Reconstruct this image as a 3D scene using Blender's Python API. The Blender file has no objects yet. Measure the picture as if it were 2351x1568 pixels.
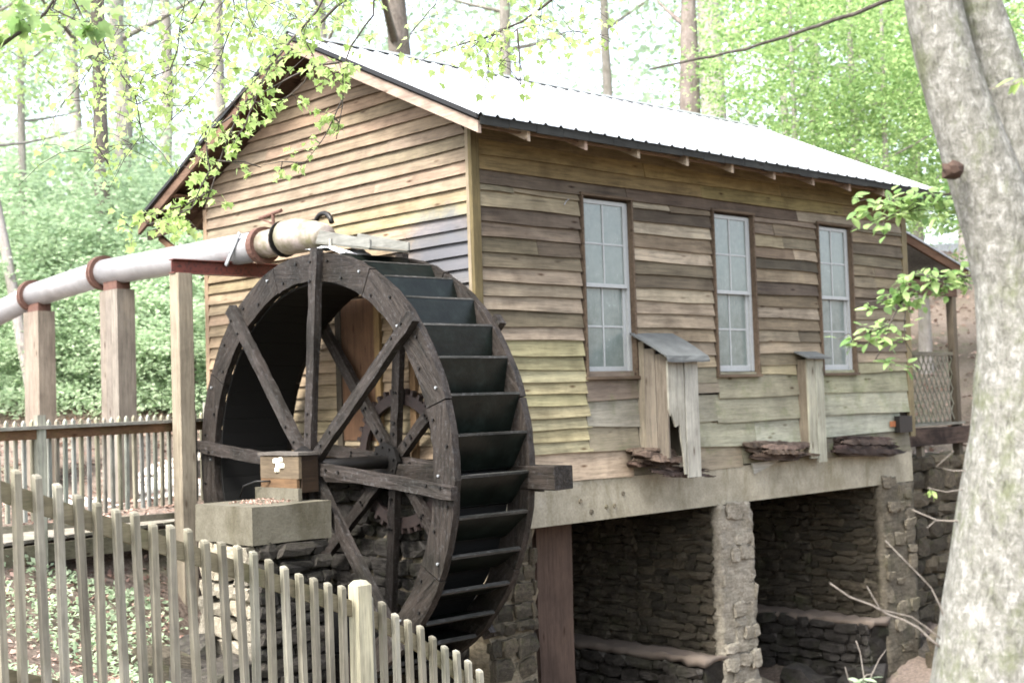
import bpy, math, random
import numpy as np
from mathutils import Vector, Matrix, Euler
random.seed(7); RN = np.random.RandomState(11)
R = math.radians
scene = bpy.context.scene
col = scene.collection

# ------------------------------------------------------------------ camera, sky, sun, exposure
FX = 3213.0 * 2351 / 2462          # focal length in the survey's pixel unit (picture 2351 wide)
CAM = Vector((-9.423, -10.333, 4.0))
CR = Vector((0.7222, -0.6909, -0.0330)); CD = Vector((0.0075, 0.0556, -0.9984)); CF = Vector((0.6917, 0.7208, 0.0453))
cam_d = bpy.data.cameras.new('camera'); cam = bpy.data.objects.new('camera', cam_d); col.objects.link(cam)
cam_d.sensor_width = 36; cam_d.lens = 3213 / 2462 * 36; cam_d.clip_start = 0.05; cam_d.clip_end = 3000
cam.matrix_world = Matrix(((CR.x, -CD.x, -CF.x, CAM.x), (CR.y, -CD.y, -CF.y, CAM.y), (CR.z, -CD.z, -CF.z, CAM.z), (0, 0, 0, 1)))
cam_d.dof.use_dof = True; cam_d.dof.focus_distance = 8.6; cam_d.dof.aperture_fstop = 2.5
scene.camera = cam

SUN_AZ = Vector((-0.95, -0.14, 0)).normalized(); SUN_EL = R(52)
world = bpy.data.worlds.new('World'); scene.world = world; world.use_nodes = True
wn = world.node_tree.nodes; wl = world.node_tree.links
sky = wn.new('ShaderNodeTexSky'); sky.sky_type = 'NISHITA'; sky.sun_disc = False
sky.sun_elevation = SUN_EL; sky.sun_rotation = math.atan2(SUN_AZ.x, SUN_AZ.y)
sky.dust_density = 4.0; sky.air_density = 1.0; sky.ozone_density = 1.0
hs = wn.new('ShaderNodeHueSaturation'); hs.inputs['Saturation'].default_value = .55      # thin bright overcast: the blue is washed out of the whole sky
wl.new(sky.outputs[0], hs.inputs['Color']); wl.new(hs.outputs[0], wn['Background'].inputs[0]); wn['Background'].inputs[1].default_value = 0.15
sl = bpy.data.lights.new('sun', 'SUN'); sl.energy = 1.5; sl.angle = R(14); sl.color = (1, 0.975, 0.94)
so = bpy.data.objects.new('sun', sl); col.objects.link(so); so.location = (0, 0, 30)
sd = SUN_AZ * math.cos(SUN_EL) + Vector((0, 0, math.sin(SUN_EL)))
so.rotation_euler = sd.to_track_quat('Z', 'Y').to_euler()
scene.view_settings.view_transform = 'Standard'; scene.view_settings.look = 'None'
scene.view_settings.gamma = 1; scene.view_settings.exposure = 2.45
scene.render.engine = 'CYCLES'
scene.cycles.use_denoising = True
scene.cycles.max_bounces = 6; scene.cycles.transparent_max_bounces = 8; scene.cycles.caustics_reflective = False; scene.cycles.caustics_refractive = False

# ------------------------------------------------------------------ survey helpers (picture bearing + a real distance or plane -> point)
def ray(v): return CF + CR * ((v[0] - 1175.5) / FX) + CD * ((v[1] - 784) / FX)
def ond(v, d): return CAM + ray(v) * d
def onx(v, x): r = ray(v); return CAM + r * ((x - CAM.x) / r.x)
def ony(v, y): r = ray(v); return CAM + r * ((y - CAM.y) / r.y)

# ------------------------------------------------------------------ object helpers
def tag(o, label=None, cat=None, group=None, kind=None):
    if label: o['label'] = label
    if cat: o['category'] = cat
    if group: o['group'] = group
    if kind: o['kind'] = kind
    return o
def attach(o, parent):
    if parent is not None:
        o.parent = parent
        o.matrix_parent_inverse = Matrix.LocRotScale(parent.location, parent.rotation_euler, parent.scale).inverted()   # children are laid out in world coordinates
def empty(name, loc, label=None, cat=None, group=None):
    o = bpy.data.objects.new(name, None); col.objects.link(o); o.location = loc; o.empty_display_size = .2
    return tag(o, label, cat, group)
def inst(name, me, parent=None, loc=(0, 0, 0), rot=None, scale=None, color=None):
    o = bpy.data.objects.new(name, me); col.objects.link(o)
    attach(o, parent)
    o.location = loc
    if rot is not None: o.rotation_euler = rot
    if scale is not None: o.scale = scale
    if color is not None: o.color = (*color, 1)
    return o
class MB:
    def __init__(s): s.v = []; s.f = []
    def add(s, vs, fs):
        b = len(s.v); s.v += [tuple(p) for p in vs]; s.f += [tuple(i + b for i in f) for f in fs]; return s
    def box(s, lo, hi, rot=None, pivot=None):
        x0, y0, z0 = lo; x1, y1, z1 = hi
        vs = [Vector(p) for p in ((x0,y0,z0),(x1,y0,z0),(x1,y1,z0),(x0,y1,z0),(x0,y0,z1),(x1,y0,z1),(x1,y1,z1),(x0,y1,z1))]
        if rot is not None: vs = [pivot + rot @ (p - pivot) for p in vs]
        return s.add(vs, [(0,3,2,1),(4,5,6,7),(0,1,5,4),(1,2,6,5),(2,3,7,6),(3,0,4,7)])
    def beam(s, a, b, w, h, up=(0, 0, 1), seg=1, wob=0, bev=0):
        a = Vector(a); b = Vector(b); d = (b - a).normalized(); u = Vector(up); sx = d.cross(u)
        if sx.length < 1e-4: sx = d.cross(Vector((1, 0, 0)))
        sx.normalize(); u = sx.cross(d).normalized(); n = 4 if not bev else 8
        rings = []
        for i in range(seg + 1):
            t = i / seg; c = a.lerp(b, t)
            if bev: q = [(-.5,-.5+bev),(-.5+bev,-.5),(.5-bev,-.5),(.5,-.5+bev),(.5,.5-bev),(.5-bev,.5),(-.5+bev,.5),(-.5,.5-bev)]
            else: q = [(-.5,-.5),(.5,-.5),(.5,.5),(-.5,.5)]
            rings.append([c + sx * (x * w + random.uniform(-wob, wob)) + u * (y * h + random.uniform(-wob, wob)) for x, y in q])
        vs = [p for r in rings for p in r]; fs = []
        for i in range(seg):
            for k in range(n): fs.append((i*n+k, i*n+(k+1)%n, (i+1)*n+(k+1)%n, (i+1)*n+k))
        fs.append(tuple(range(n))[::-1]); fs.append(tuple(seg*n+k for k in range(n)))
        return s.add(vs, fs)
    def tube(s, pts, radii, n=8, cap=True, wob=0):
        pts = [Vector(p) for p in pts]; vs = []; fs = []; u = None
        for i, p in enumerate(pts):
            d = (pts[min(i+1, len(pts)-1)] - pts[max(i-1, 0)]).normalized()
            if u is None: u = d.orthogonal().normalized()
            u = (u - d * u.dot(d)).normalized(); w = d.cross(u)
            r = radii[i] if hasattr(radii, '__len__') else radii
            for k in range(n):
                a = 2 * math.pi * k / n; rr = r * (1 + random.uniform(-wob, wob))
                vs.append(p + u * (math.cos(a) * rr) + w * (math.sin(a) * rr))
        for i in range(len(pts) - 1):
            for k in range(n): fs.append((i*n+k, i*n+(k+1)%n, (i+1)*n+(k+1)%n, (i+1)*n+k))
        if cap: fs.append(tuple(range(n))[::-1]); fs.append(tuple((len(pts)-1)*n+k for k in range(n)))
        return s.add(vs, fs)
    def mesh(s, name, mat, smooth=False):
        me = bpy.data.meshes.new(name); me.from_pydata(s.v, [], s.f); me.update()
        if mat: me.materials.append(mat)
        if smooth: me.polygons.foreach_set('use_smooth', [True] * len(me.polygons))
        return me
    def build(s, name, mat, parent=None, smooth=False, color=None):
        return inst(name, s.mesh(name, mat, smooth), parent, color=color)
def npmesh(name, verts, faces, mat):
    """verts (n,3), faces (m,k) numpy"""
    me = bpy.data.meshes.new(name); k = faces.shape[1]
    me.vertices.add(len(verts)); me.vertices.foreach_set('co', verts.astype(np.float32).ravel())
    me.loops.add(faces.size); me.loops.foreach_set('vertex_index', faces.astype(np.int32).ravel())
    me.polygons.add(len(faces)); me.polygons.foreach_set('loop_start', np.arange(0, faces.size, k, dtype=np.int32))
    me.update(calc_edges=True); me.validate()
    if mat: me.materials.append(mat)
    return me

# ------------------------------------------------------------------ materials
class NT:
    def __init__(s, name):
        s.m = bpy.data.materials.new(name); s.m.use_nodes = True; s.t = s.m.node_tree; s.n = s.t.nodes; s.p = s.n['Principled BSDF']
    def add(s, typ, **kw):
        n = s.n.new(typ)
        for k, v in kw.items(): setattr(n, k, v)
        return n
    def l(s, a, b): s.t.links.new(a, b)
    def coords(s, scale=(1, 1, 1), rnd=True):
        tc = s.add('ShaderNodeTexCoord'); mp = s.add('ShaderNodeMapping'); mp.inputs['Scale'].default_value = scale
        if rnd:
            oi = s.add('ShaderNodeObjectInfo'); mu = s.add('ShaderNodeMath', operation='MULTIPLY'); mu.inputs[1].default_value = 37.0
            s.l(oi.outputs['Random'], mu.inputs[0]); ad = s.add('ShaderNodeVectorMath', operation='ADD')
            s.l(tc.outputs['Object'], ad.inputs[0]); s.l(mu.outputs[0], ad.inputs[1]); s.l(ad.outputs[0], mp.inputs[0])
        else: s.l(tc.outputs['Object'], mp.inputs[0])
        return mp.outputs[0]
    def noise(s, vec, scale, detail=4, rough=.6, dist=0):
        n = s.add('ShaderNodeTexNoise'); n.inputs['Scale'].default_value = scale; n.inputs['Detail'].default_value = detail
        n.inputs['Roughness'].default_value = rough; n.inputs['Distortion'].default_value = dist; s.l(vec, n.inputs['Vector']); return n.outputs['Fac']
    def ramp(s, fac, stops):
        r = s.add('ShaderNodeValToRGB'); e = r.color_ramp.elements
        while len(e) < len(stops): e.new(.5)
        for i, (p, c) in enumerate(stops):
            e[i].position = p; e[i].color = (*c, 1) if hasattr(c, '__len__') else (c, c, c, 1)
        s.l(fac, r.inputs[0]); return r.outputs[0]
    def mix(s, a, b, fac, mode='MIX'):
        m = s.add('ShaderNodeMix', data_type='RGBA', blend_type=mode)
        for sock, val in ((m.inputs[6], a), (m.inputs[7], b), (m.inputs[0], fac)):
            if hasattr(val, 'is_output'): s.l(val, sock)
            elif hasattr(val, '__len__'): sock.default_value = (*val, 1)
            else: sock.default_value = val
        return m.outputs[2]
    def bump(s, h, strength=.5, dist=.02):
        b = s.add('ShaderNodeBump'); b.inputs['Strength'].default_value = strength; b.inputs['Distance'].default_value = dist
        s.l(h, b.inputs['Height']); s.l(b.outputs[0], s.p.inputs['Normal'])
    def done(s, colr, rough=.8, spec=.3, k=1.0):
        if k != 1.0: colr = s.mix(colr, (k, k, k), 1.0, 'MULTIPLY')
        if hasattr(colr, 'is_output'): s.l(colr, s.p.inputs['Base Color'])
        else: s.p.inputs['Base Color'].default_value = (*colr, 1)
        s.p.inputs['Roughness'].default_value = rough; s.p.inputs['Specular IOR Level'].default_value = spec
        return s.m

def wood_mat(name, axis, gstr=.55, stain=.35, moss=0.0, damp=False, knots=True, rough=.85, stain_col=(.25, .22, .2), spec=.2):
    """weathered timber: the colour comes from the object, grain runs along axis"""
    m = NT(name); sc = [9.0, 9.0, 9.0]; sc[axis] = .55
    v = m.coords(tuple(sc)); oi = m.add('ShaderNodeObjectInfo')
    g = m.noise(v, 3.2, 6, .7, .35); g2 = m.noise(v, 14, 3, .6)
    big = m.noise(m.coords((1, 1, 1)), 1.7, 4, .65, .4)
    c = m.mix(oi.outputs['Color'], m.ramp(g, [(.28, 1 - gstr), (.5, .92), (.72, 1.16)]), 1.0, 'MULTIPLY')
    c = m.mix(c, m.ramp(g2, [(.3, .72), (.55, 1.05)]), .7, 'MULTIPLY')
    c = m.mix(c, m.mix(c, stain_col, 1.0, 'MULTIPLY'), m.ramp(big, [(.42, 0), (.72, stain * 1.6)]))
    c = m.mix(c, m.mix(c, (1.25, 1.22, 1.16), 1.0, 'MULTIPLY'), m.ramp(big, [(.25, .8), (.42, 0)]))
    if knots:
        k = m.add('ShaderNodeTexVoronoi'); k.inputs['Scale'].default_value = 1.0
        ks = [9.0, 9.0, 9.0]; ks[axis] = 2.6; m.l(m.coords(tuple(ks)), k.inputs['Vector'])
        c = m.mix(c, m.mix(c, (.25, .17, .12), 1.0, 'MULTIPLY'), m.mix(m.ramp(k.outputs['Distance'], [(.05, 1), (.19, 0)]), m.ramp(k.outputs['Color'], [(.55, 0), (.62, 1)]), 1.0, 'MULTIPLY'))
    if moss:
        mo = m.noise(m.coords((1, 1, 1), False), 2.6, 5, .7)
        c = m.mix(c, (.12, .15, .04), m.ramp(mo, [(.52, 0), (.75, moss)]))
    if damp:                                              # blue-grey damp mark where the wheel throws water on the wall
        tc = m.add('ShaderNodeTexCoord'); sb = m.add('ShaderNodeVectorMath', operation='SUBTRACT'); sb.inputs[1].default_value = (0, .35, 5.62); sl_ = m.add('ShaderNodeVectorMath', operation='MULTIPLY'); sl_.inputs[1].default_value = (0, .55, 1.15)
        m.l(tc.outputs['Object'], sb.inputs[0]); m.l(sb.outputs[0], sl_.inputs[0]); ln_ = m.add('ShaderNodeVectorMath', operation='LENGTH'); m.l(sl_.outputs[0], ln_.inputs[0])
        nz = m.noise(m.coords((1, 1, 1), False), 2.2, 6, .7); ad = m.add('ShaderNodeMath', operation='MULTIPLY_ADD'); m.l(nz, ad.inputs[0]); ad.inputs[1].default_value = .7; m.l(ln_.outputs['Value'], ad.inputs[2])
        c = m.mix(c, m.mix(c, (.62, .72, 1.0), 1.0, 'MULTIPLY'), m.ramp(ad.outputs[0], [(.75, 1), (1.0, 0)])); c = m.mix(c, (.13, .13, .15), m.ramp(ad.outputs[0], [(.55, .85), (.92, 0)]))
    c = m.mix(c, (.955, 1.0, .965), 1.0, 'MULTIPLY'); m.bump(g, .5, .006)
    return m.done(c, rough, spec, .66)
WX = wood_mat('wood_grain_x', 0); WY = wood_mat('wood_grain_y', 1, gstr=.45, stain=.3); WZ = wood_mat('wood_grain_z', 2, gstr=.45, stain=.3)
WYG = wood_mat('gable_wood', 1, gstr=.45, stain=.3, damp=True)
WXM = wood_mat('mossy_wood_x', 0, moss=.55, stain=.3, gstr=.4)
WZP = wood_mat('picket_wood', 2, gstr=.5, stain=.4, knots=False, moss=.25)
WXP = wood_mat('rail_wood', 0, gstr=.35, stain=.3, knots=True, moss=.5)
ROT = wood_mat('rotten_wood', 0, gstr=.85, stain=.9, knots=False)

def wet_wood(name, axis, dark=(.016, .012, .008), light=(.12, .095, .07), kk=.5):
    m = NT(name); sc = [11.0, 11.0, 11.0]
    if axis is not None: sc[axis] = .9
    v = m.coords(tuple(sc)); g = m.noise(v, 2.4, 6, .7, .5); sp = m.noise(m.coords((1, 1, 1)), 26, 4, .7); big = m.noise(m.coords((1, 1, 1)), 2.0, 3)
    c = m.ramp(g, [(.3, dark), (.52, tuple((a + b) / 2 for a, b in zip(dark, light))), (.75, light)])
    c = m.mix(c, (.42, .41, .42), m.ramp(sp, [(.54, 0), (.72, .42)]))  # pale lichen speckle, with wet glints painted into the colour
    c = m.mix(c, m.mix(c, (.35, .4, .35), 1.0, 'MULTIPLY'), m.ramp(big, [(.45, 0), (.7, .8)]))
    m.bump(g, .9, .014)
    return m.done(c, .55, .16, kk)
WET = wet_wood('wet_felloe_wood', 1, light=(.19, .155, .13), kk=.22); WETS = wet_wood('wet_spoke_wood', 2, light=(.15, .125, .11), kk=.33); 
def bucket_mat():
    m = NT('slimy_bucket_wood'); v = m.coords((1, 1, 1)); g = m.noise(v, 5, 6, .7); s = m.noise(m.coords((1, 14, 14)), 2, 5)
    c = m.ramp(g, [(.3, (.012, .016, .012)), (.55, (.03, .044, .034)), (.75, (.07, .10, .085))])
    c = m.mix(c, (.07, .07, .055), m.ramp(s, [(.55, 0), (.8, .6)])); m.bump(g, .5, .01)
    return m.done(c, .35, .22, .17)
BUCK = bucket_mat()
def concrete_mat(name='stained_concrete', kk=.6):
    m = NT(name); v = m.coords((1, 1, 1), False); g = m.noise(v, 3, 6, .7); f = m.noise(v, 40, 3); d = m.noise(m.coords((1.1, 1.1, .4), False), 2.0, 7, .72, .3)
    c = m.ramp(g, [(.3, (.29, .262, .19)), (.6, (.45, .415, .315)), (.8, (.50, .475, .39))])
    c = m.mix(c, (.19, .165, .095), m.ramp(d, [(.48, 0), (.66, .7)]))
    c = m.mix(c, m.ramp(f, [(.3, .7), (.6, 1.05)]), .6, 'MULTIPLY'); m.bump(m.mix(g, f, .5), .4, .02)
    return m.done(c, .9, .2, kk)
CONC = concrete_mat(); CONCW = concrete_mat('damp_concrete', .27)
def stone_mat(name, a, b, moss=.3, rough=.85):
    m = NT(name); v = m.coords((1, 1, 1)); g = m.noise(v, 6, 6, .7); f = m.noise(v, 32, 4, .7); oi = m.add('ShaderNodeObjectInfo')
    lay = m.noise(m.coords((1, 1, 7)), 5, 5, .7)
    c = m.ramp(g, [(.3, a), (.7, b)])
    c = m.mix(c, m.ramp(oi.outputs['Random'], [(0, (.6, .58, .55)), (.5, (1, .95, .88)), (1, (1.25, 1.15, 1.0))]), 1.0, 'MULTIPLY')
    c = m.mix(c, m.ramp(lay, [(.3, .55), (.6, 1.1)]), .8, 'MULTIPLY')
    c = m.mix(c, m.ramp(f, [(.35, .6), (.65, 1.2)]), .8, 'MULTIPLY')
    mo = m.noise(m.coords((1, 1, 1), False), 3.1, 4); c = m.mix(c, (.08, .10, .03), m.ramp(mo, [(.5, 0), (.72, moss)]))
    m.bump(m.mix(g, lay, .6), .9, .03)
    return m.done(c, rough, .08, .58)
STONE = stone_mat('slate_stone', (.06, .055, .045), (.18, .162, .13)); STONED = stone_mat('damp_dark_stone', (.035, .034, .032), (.12, .115, .11), .2, .5)
STONEL = stone_mat('pale_mortared_stone', (.36, .335, .27), (.62, .59, .51), .12)
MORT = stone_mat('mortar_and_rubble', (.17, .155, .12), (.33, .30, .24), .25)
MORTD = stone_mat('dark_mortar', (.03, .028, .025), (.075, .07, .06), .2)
def bark_mat(name, a, b, lichen=(.50, .50, .47), moss=.5):
    m = NT(name); v = m.coords((1, 1, .45)); g = m.noise(v, 9, 6, .75, .3); p = m.noise(m.coords((1, 1, .7)), 34, 6, .8); q = m.noise(m.coords((1, 1, .6)), 3.4, 4)
    fi = m.noise(m.coords((6, 6, .6)), 9, 4, .7)
    c = m.ramp(g, [(.32, a), (.66, b)])
    c = m.mix(c, m.ramp(fi, [(.35, .62), (.6, 1.08)]), .7, 'MULTIPLY')
    c = m.mix(c, lichen, m.ramp(p, [(.50, 0), (.66, .6)]))
    c = m.mix(c, (.13, .15, .06), m.ramp(q, [(.55, 0), (.75, moss)])); m.bump(m.mix(g, p, .5), .9, .014)
    return m.done(c, .9, .15, .62)
BARKN = bark_mat('lichen_bark', (.10, .09, .078), (.25, .23, .205), (.46, .45, .42), .55); BARK = bark_mat('brown_bark', (.13, .105, .09), (.34, .285, .25), (.42, .4, .36), .3)
BARKP = bark_mat('pale_bark', (.36, .31, .28), (.60, .55, .51)); TWIG = bark_mat('twig_bark', (.06, .05, .045), (.14, .12, .105), (.2, .19, .17), .1)  # background trunks: bark paled in its colour to stand for haze and strong light
def trunk_bark():
    m = NT('mottled_grey_bark'); g = m.noise(m.coords((1, 1, .75), False), 24, 8, .78, .3); b = m.noise(m.coords((1, 1, .7), False), 6.0, 6, .75); cr = m.noise(m.coords((1, 1, .3), False), 60, 4, .7, .6); z = m.noise(m.coords((1, 1, 5), False), 9, 4)
    c = m.ramp(g, [(.32, (.065, .064, .054)), (.44, (.118, .116, .103)), (.52, (.15, .148, .134)), (.60, (.22, .219, .205)), (.72, (.31, .31, .296))])
    c = m.mix(c, (.085, .095, .05), m.ramp(b, [(.50, 0), (.64, .7)])); c = m.mix(c, m.ramp(cr, [(.34, .5), (.46, 1.0)]), .8, 'MULTIPLY'); c = m.mix(c, m.ramp(z, [(.35, .8), (.6, 1.08)]), .6, 'MULTIPLY')
    m.bump(m.mix(g, cr, .5), 1.0, .022); return m.done(m.mix(c, (1.0, 1.0, .97), 1.0, 'MULTIPLY'), .9, .15, 1.25)
BARKN = trunk_bark()
TWIGP = bark_mat('pale_twig_bark', (.22, .19, .16), (.36, .32, .28), (.4, .38, .34), .1)
def leaf_mat(name, a, b, trans=.5):
    m = NT(name); ge = m.add('ShaderNodeNewGeometry'); oi = m.add('ShaderNodeObjectInfo'); ad = m.add('ShaderNodeMath', operation='ADD')
    m.l(ge.outputs['Random Per Island'], ad.inputs[0]); m.l(oi.outputs['Random'], ad.inputs[1]); fr = m.add('ShaderNodeMath', operation='FRACT'); m.l(ad.outputs[0], fr.inputs[0])
    c = m.ramp(fr.outputs[0], [(0, a), (.55, tuple((x + y) / 2 for x, y in zip(a, b))), (1, b)])
    m.done(c, .5, .35); tr = m.add('ShaderNodeBsdfTranslucent'); m.l(c, tr.inputs[0]); mx = m.add('ShaderNodeMixShader'); mx.inputs[0].default_value = trans
    m.l(m.p.outputs[0], mx.inputs[1]); m.l(tr.outputs[0], mx.inputs[2]); m.l(mx.outputs[0], m.n['Material Output'].inputs[0])
    return m.m
LF_Y = leaf_mat('young_yellow_leaf', (.31, .44, .13), (.50, .62, .26), .55); LF_G = leaf_mat('spring_green_leaf', (.15, .27, .085), (.46, .60, .26), .55)
LF_D = leaf_mat('evergreen_leaf', (.24, .31, .25), (.44, .52, .41), .55); LF_B = leaf_mat('blue_green_leaf', (.32, .44, .29), (.55, .66, .45), .6); LF_C = leaf_mat('ground_cover_leaf', (.34, .46, .29), (.58, .69, .47), .62)  # wood and bank leaves paled in colour for strong light and haze
LF_F = leaf_mat('far_pale_leaf', (.27, .37, .24), (.44, .54, .38), .6)  # distant foliage: haze put into the leaf colour
LF_L = leaf_mat('fallen_leaf', (.16, .09, .065), (.45, .31, .25), .15)
def metal(name, c, rough, met=1.0, rust=0, rc=(.16, .05, .03)):
    m = NT(name); v = m.coords((1, 1, 1), False); g = m.noise(v, 4, 5, .7); f = m.noise(v, 30, 3)
    k = m.mix(c, tuple(x * .75 for x in c), m.ramp(g, [(.4, 0), (.7, 1)]))
    if rust: k = m.mix(k, rc, m.ramp(f if rust < .6 else g, [(.7 - rust * .5, 0), (.85 - rust * .4, 1)]))
    m.p.inputs['Metallic'].default_value = met; m.bump(f, .15, .003)
    return m.done(k, rough, .5, .7)
PIPE = metal('painted_grey_pipe', (.42, .42, .43), .42, .15, .2, (.30, .24, .21)); RUST = metal('rusted_iron', (.17, .085, .06), .75, .2, .4, (.09, .04, .03)); REDST = metal('red_oxide_steel', (.20, .055, .038), .6, .1, .45, (.07, .03, .025))
ROOFM = metal('galvanised_roof', (.62, .64, .66), .38, .55); DARKI = metal('dark_iron', (.03, .028, .026), .45, .6); ELBOW = metal('stained_elbow', (.44, .38, .345), .5, .05, .6, (.20, .185, .10)); SHEET = metal('flashing', (.45, .47, .48), .5, .5, .4, (.14, .15, .15))
def simple(name, c, rough=.8, nscale=8, var=.3):
    m = NT(name); g = m.noise(m.coords(), nscale, 5, .7); return m.done(m.mix(tuple(x * (1 - var) for x in c), tuple(min(1, x * (1 + var)) for x in c), g), rough)
WHITEP = simple('old_white_paint', (.29, .305, .30), .6, 20, .2); BLACK = simple('dark_interior', (.012, .011, .010), 1.0); ROOFFELT = simple('grey_roofing_felt', (.075, .08, .078), .9, 5, .6); DIRT = simple('dry_mud', (.115, .092, .072), .95, 9, .35); FOAM = simple('water_foam', (.85, .88, .9), .3, 20, .1)
PAPER = simple('pale_fungus', (.75, .72, .6), .8)
def glass():
    m = NT('dusty_window_glass'); v = m.coords((1, 1, 1)); g = m.noise(v, 7, 5, .75); d = m.noise(m.coords((9, 9, 1.5)), 4, 4)
    c = m.mix((.095, .122, .110), (.165, .192, .178), m.ramp(g, [(.35, .2), (.7, 1)])); c = m.mix(c, (.27, .285, .275), m.ramp(d, [(.6, 0), (.75, .6)]))
    m.l(m.ramp(g, [(.3, .08), (.7, .35)]), m.p.inputs['Roughness']); m.done(c, .2, .8); m.l(m.ramp(g, [(.3, .08), (.7, .3)]), m.p.inputs['Roughness']); return m.m
GLASS = glass()
def ground_mat():
    m = NT('leaf_strewn_soil'); v = m.coords((1, 1, 1), False); a = m.noise(v, 1.1, 5, .65); b = m.noise(v, 22, 5, .75); c3 = m.noise(v, .35, 3)
    c = m.ramp(b, [(.3, (.07, .055, .042)), (.5, (.20, .155, .12)), (.68, (.38, .31, .255))])
    c = m.mix(c, (.10, .15, .05), m.ramp(a, [(.55, 0), (.7, .6)])); c = m.mix(c, (.45, .36, .31), m.ramp(c3, [(.4, 0), (.7, .45)])); m.bump(b, .8, .04)
    return m.done(c, .95, .1, .62)
SOIL = ground_mat(); PATHM = simple('pale_gravel_path', (.55, .51, .46), .95, 60, .25)

def leafcloud(name, cen, size, nrm_up, mat, jitter=1.0, aspect=1.7, rs=RN):
    """cen (n,3) leaf centres -> folded rhombic leaves, numpy"""
    n = len(cen); 
    d = rs.normal(size=(n, 3)); d[:, 2] *= .45; d /= np.linalg.norm(d, axis=1)[:, None]
    u = rs.normal(size=(n, 3)) * jitter; u[:, 2] += nrm_up; s = np.cross(d, u); s /= np.linalg.norm(s, axis=1)[:, None] + 1e-6; nn = np.cross(s, d)
    L_ = (size * rs.uniform(.6, 1.35, n))[:, None]
    v = np.stack([cen - d * L_ * .5, cen + s * L_ * .5 / aspect + nn * L_ * .08, cen + d * L_ * .5 - nn * L_ * .05, cen - s * L_ * .5 / aspect + nn * L_ * .08], 1).reshape(-1, 3)
    f = np.arange(n * 4).reshape(n, 4)
    return npmesh(name, v, f, mat)
# ------------------------------------------------------------------ terrain
CP = np.array([(-9.4,-10.3,2.3),(-12,-14,2.3),(-7,-6,2.35),(-7,-4.4,2.3),(-5,-4.4,1.75),(-4,-4.3,1.35),(-2.8,-4.7,1.0),(-4.6,-8,2.1),(-1.9,-6.5,1.3),(2,-8,1.2),
 (1,-1,.45),(4,-1,.0),(7,-1.5,.0),(3,-4,.3),(9,-4,.5),(2,2,-.1),(6,2,.0),(6,4.5,.1),(2,4.5,.0),(9,-1,.0),(7.2,.6,-.2),(7.6,2.5,-.2),(8.3,-.6,.0),(5,.5,-.2),(3,.5,-.2),(8.4,5,.2),(-.8,1.2,.7),(-.8,-1.2,.5),(-.8,3.0,.9),(-1.9,.3,.9),
 (-3.2,1.0,1.45),(-3.0,2.2,1.9),(-4.2,-1,1.75),(-6,-1,2.2),(-8,-2,2.4),(-4,2.2,2.25),(-3.6,3.2,2.5),(-1.2,5.2,2.45),(-1,8,2.45),(-5,6,2.55),(-8,4,2.5),(-3,9,2.5),
 (9,32,10),(10,8,3.2),(14,4,3.0),(14,11,4.2),(20,13,6),(30,20,10),(12,1.4,2.7),(9.6,1.3,2.7),(9.3,4,2.9),(20,0,4.2),(26,-8,4),(15,-8,2.5),(10,-1.2,.1),(11.5,-.6,.3),(9.2,.15,.0),(10.2,.15,.1),(11.2,.15,.2),(-20,0,3),(-20,-20,2.5),(0,-20,2),(20,-20,3)] + [tuple(ond((v, y), d)) for v in (-350, -100, 120, 320, 480) for y, d in ((1165, 16.6), (1135, 18.4), (1085, 20.2), (960, 23), (840, 26), (640, 31), (500, 37))] + [(8.5, 9, 3.0), (5, 12, 2.7)])
def kern(d): return d
_D = np.linalg.norm(CP[:, None, :2] - CP[None, :, :2], axis=2)
_W = np.linalg.solve(np.block([[kern(_D), np.ones((len(CP), 1))], [np.ones((1, len(CP))), np.zeros((1, 1))]]), np.append(CP[:, 2], 0))
def terr(x, y):
    x = np.asarray(x, float); y = np.asarray(y, float); sh = x.shape; x = x.ravel(); y = y.ravel()
    z = kern(np.hypot(x[:, None] - CP[:, 0], y[:, None] - CP[:, 1])) @ _W[:-1] + _W[-1]
    r = np.hypot(x - 2, y - 4); t = np.clip((r - 26) / 40, 0, 1); t = t * t * (3 - 2 * t)
    z = z * (1 - t) + (8.5 + .8 * np.sin(x * .05) + .8 * np.cos(y * .04)) * t
    return (z + .04 * np.sin(x * 3.1 + y) * np.cos(y * 2.7) ).reshape(sh)
def H(x, y): return float(terr(np.array([x]), np.array([y]))[0])
gx = np.concatenate([[-900, -500, -250, -120, -70, -45, -30, -22], np.arange(-16, 15, .3), [16, 18, 21, 25, 30, 38, 50, 70, 110, 200, 450, 900]])
gy = np.concatenate([[-900, -450, -200, -90, -45, -25], np.arange(-16, 20, .3), [21, 23, 26, 30, 35, 42, 52, 70, 110, 200, 450, 900]])
GX, GY = np.meshgrid(gx, gy); GZ = terr(GX, GY); nx, ny = len(gx), len(gy)
ii = np.arange(nx * ny).reshape(ny, nx)
gf = np.stack([ii[:-1, :-1], ii[:-1, 1:], ii[1:, 1:], ii[1:, :-1]], -1).reshape(-1, 4)
gm = npmesh('ground', np.stack([GX, GY, GZ], -1).reshape(-1, 3), gf, SOIL); gm.polygons.foreach_set('use_smooth', [True] * len(gm.polygons))
tag(inst('ground', gm), kind='structure')
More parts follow.
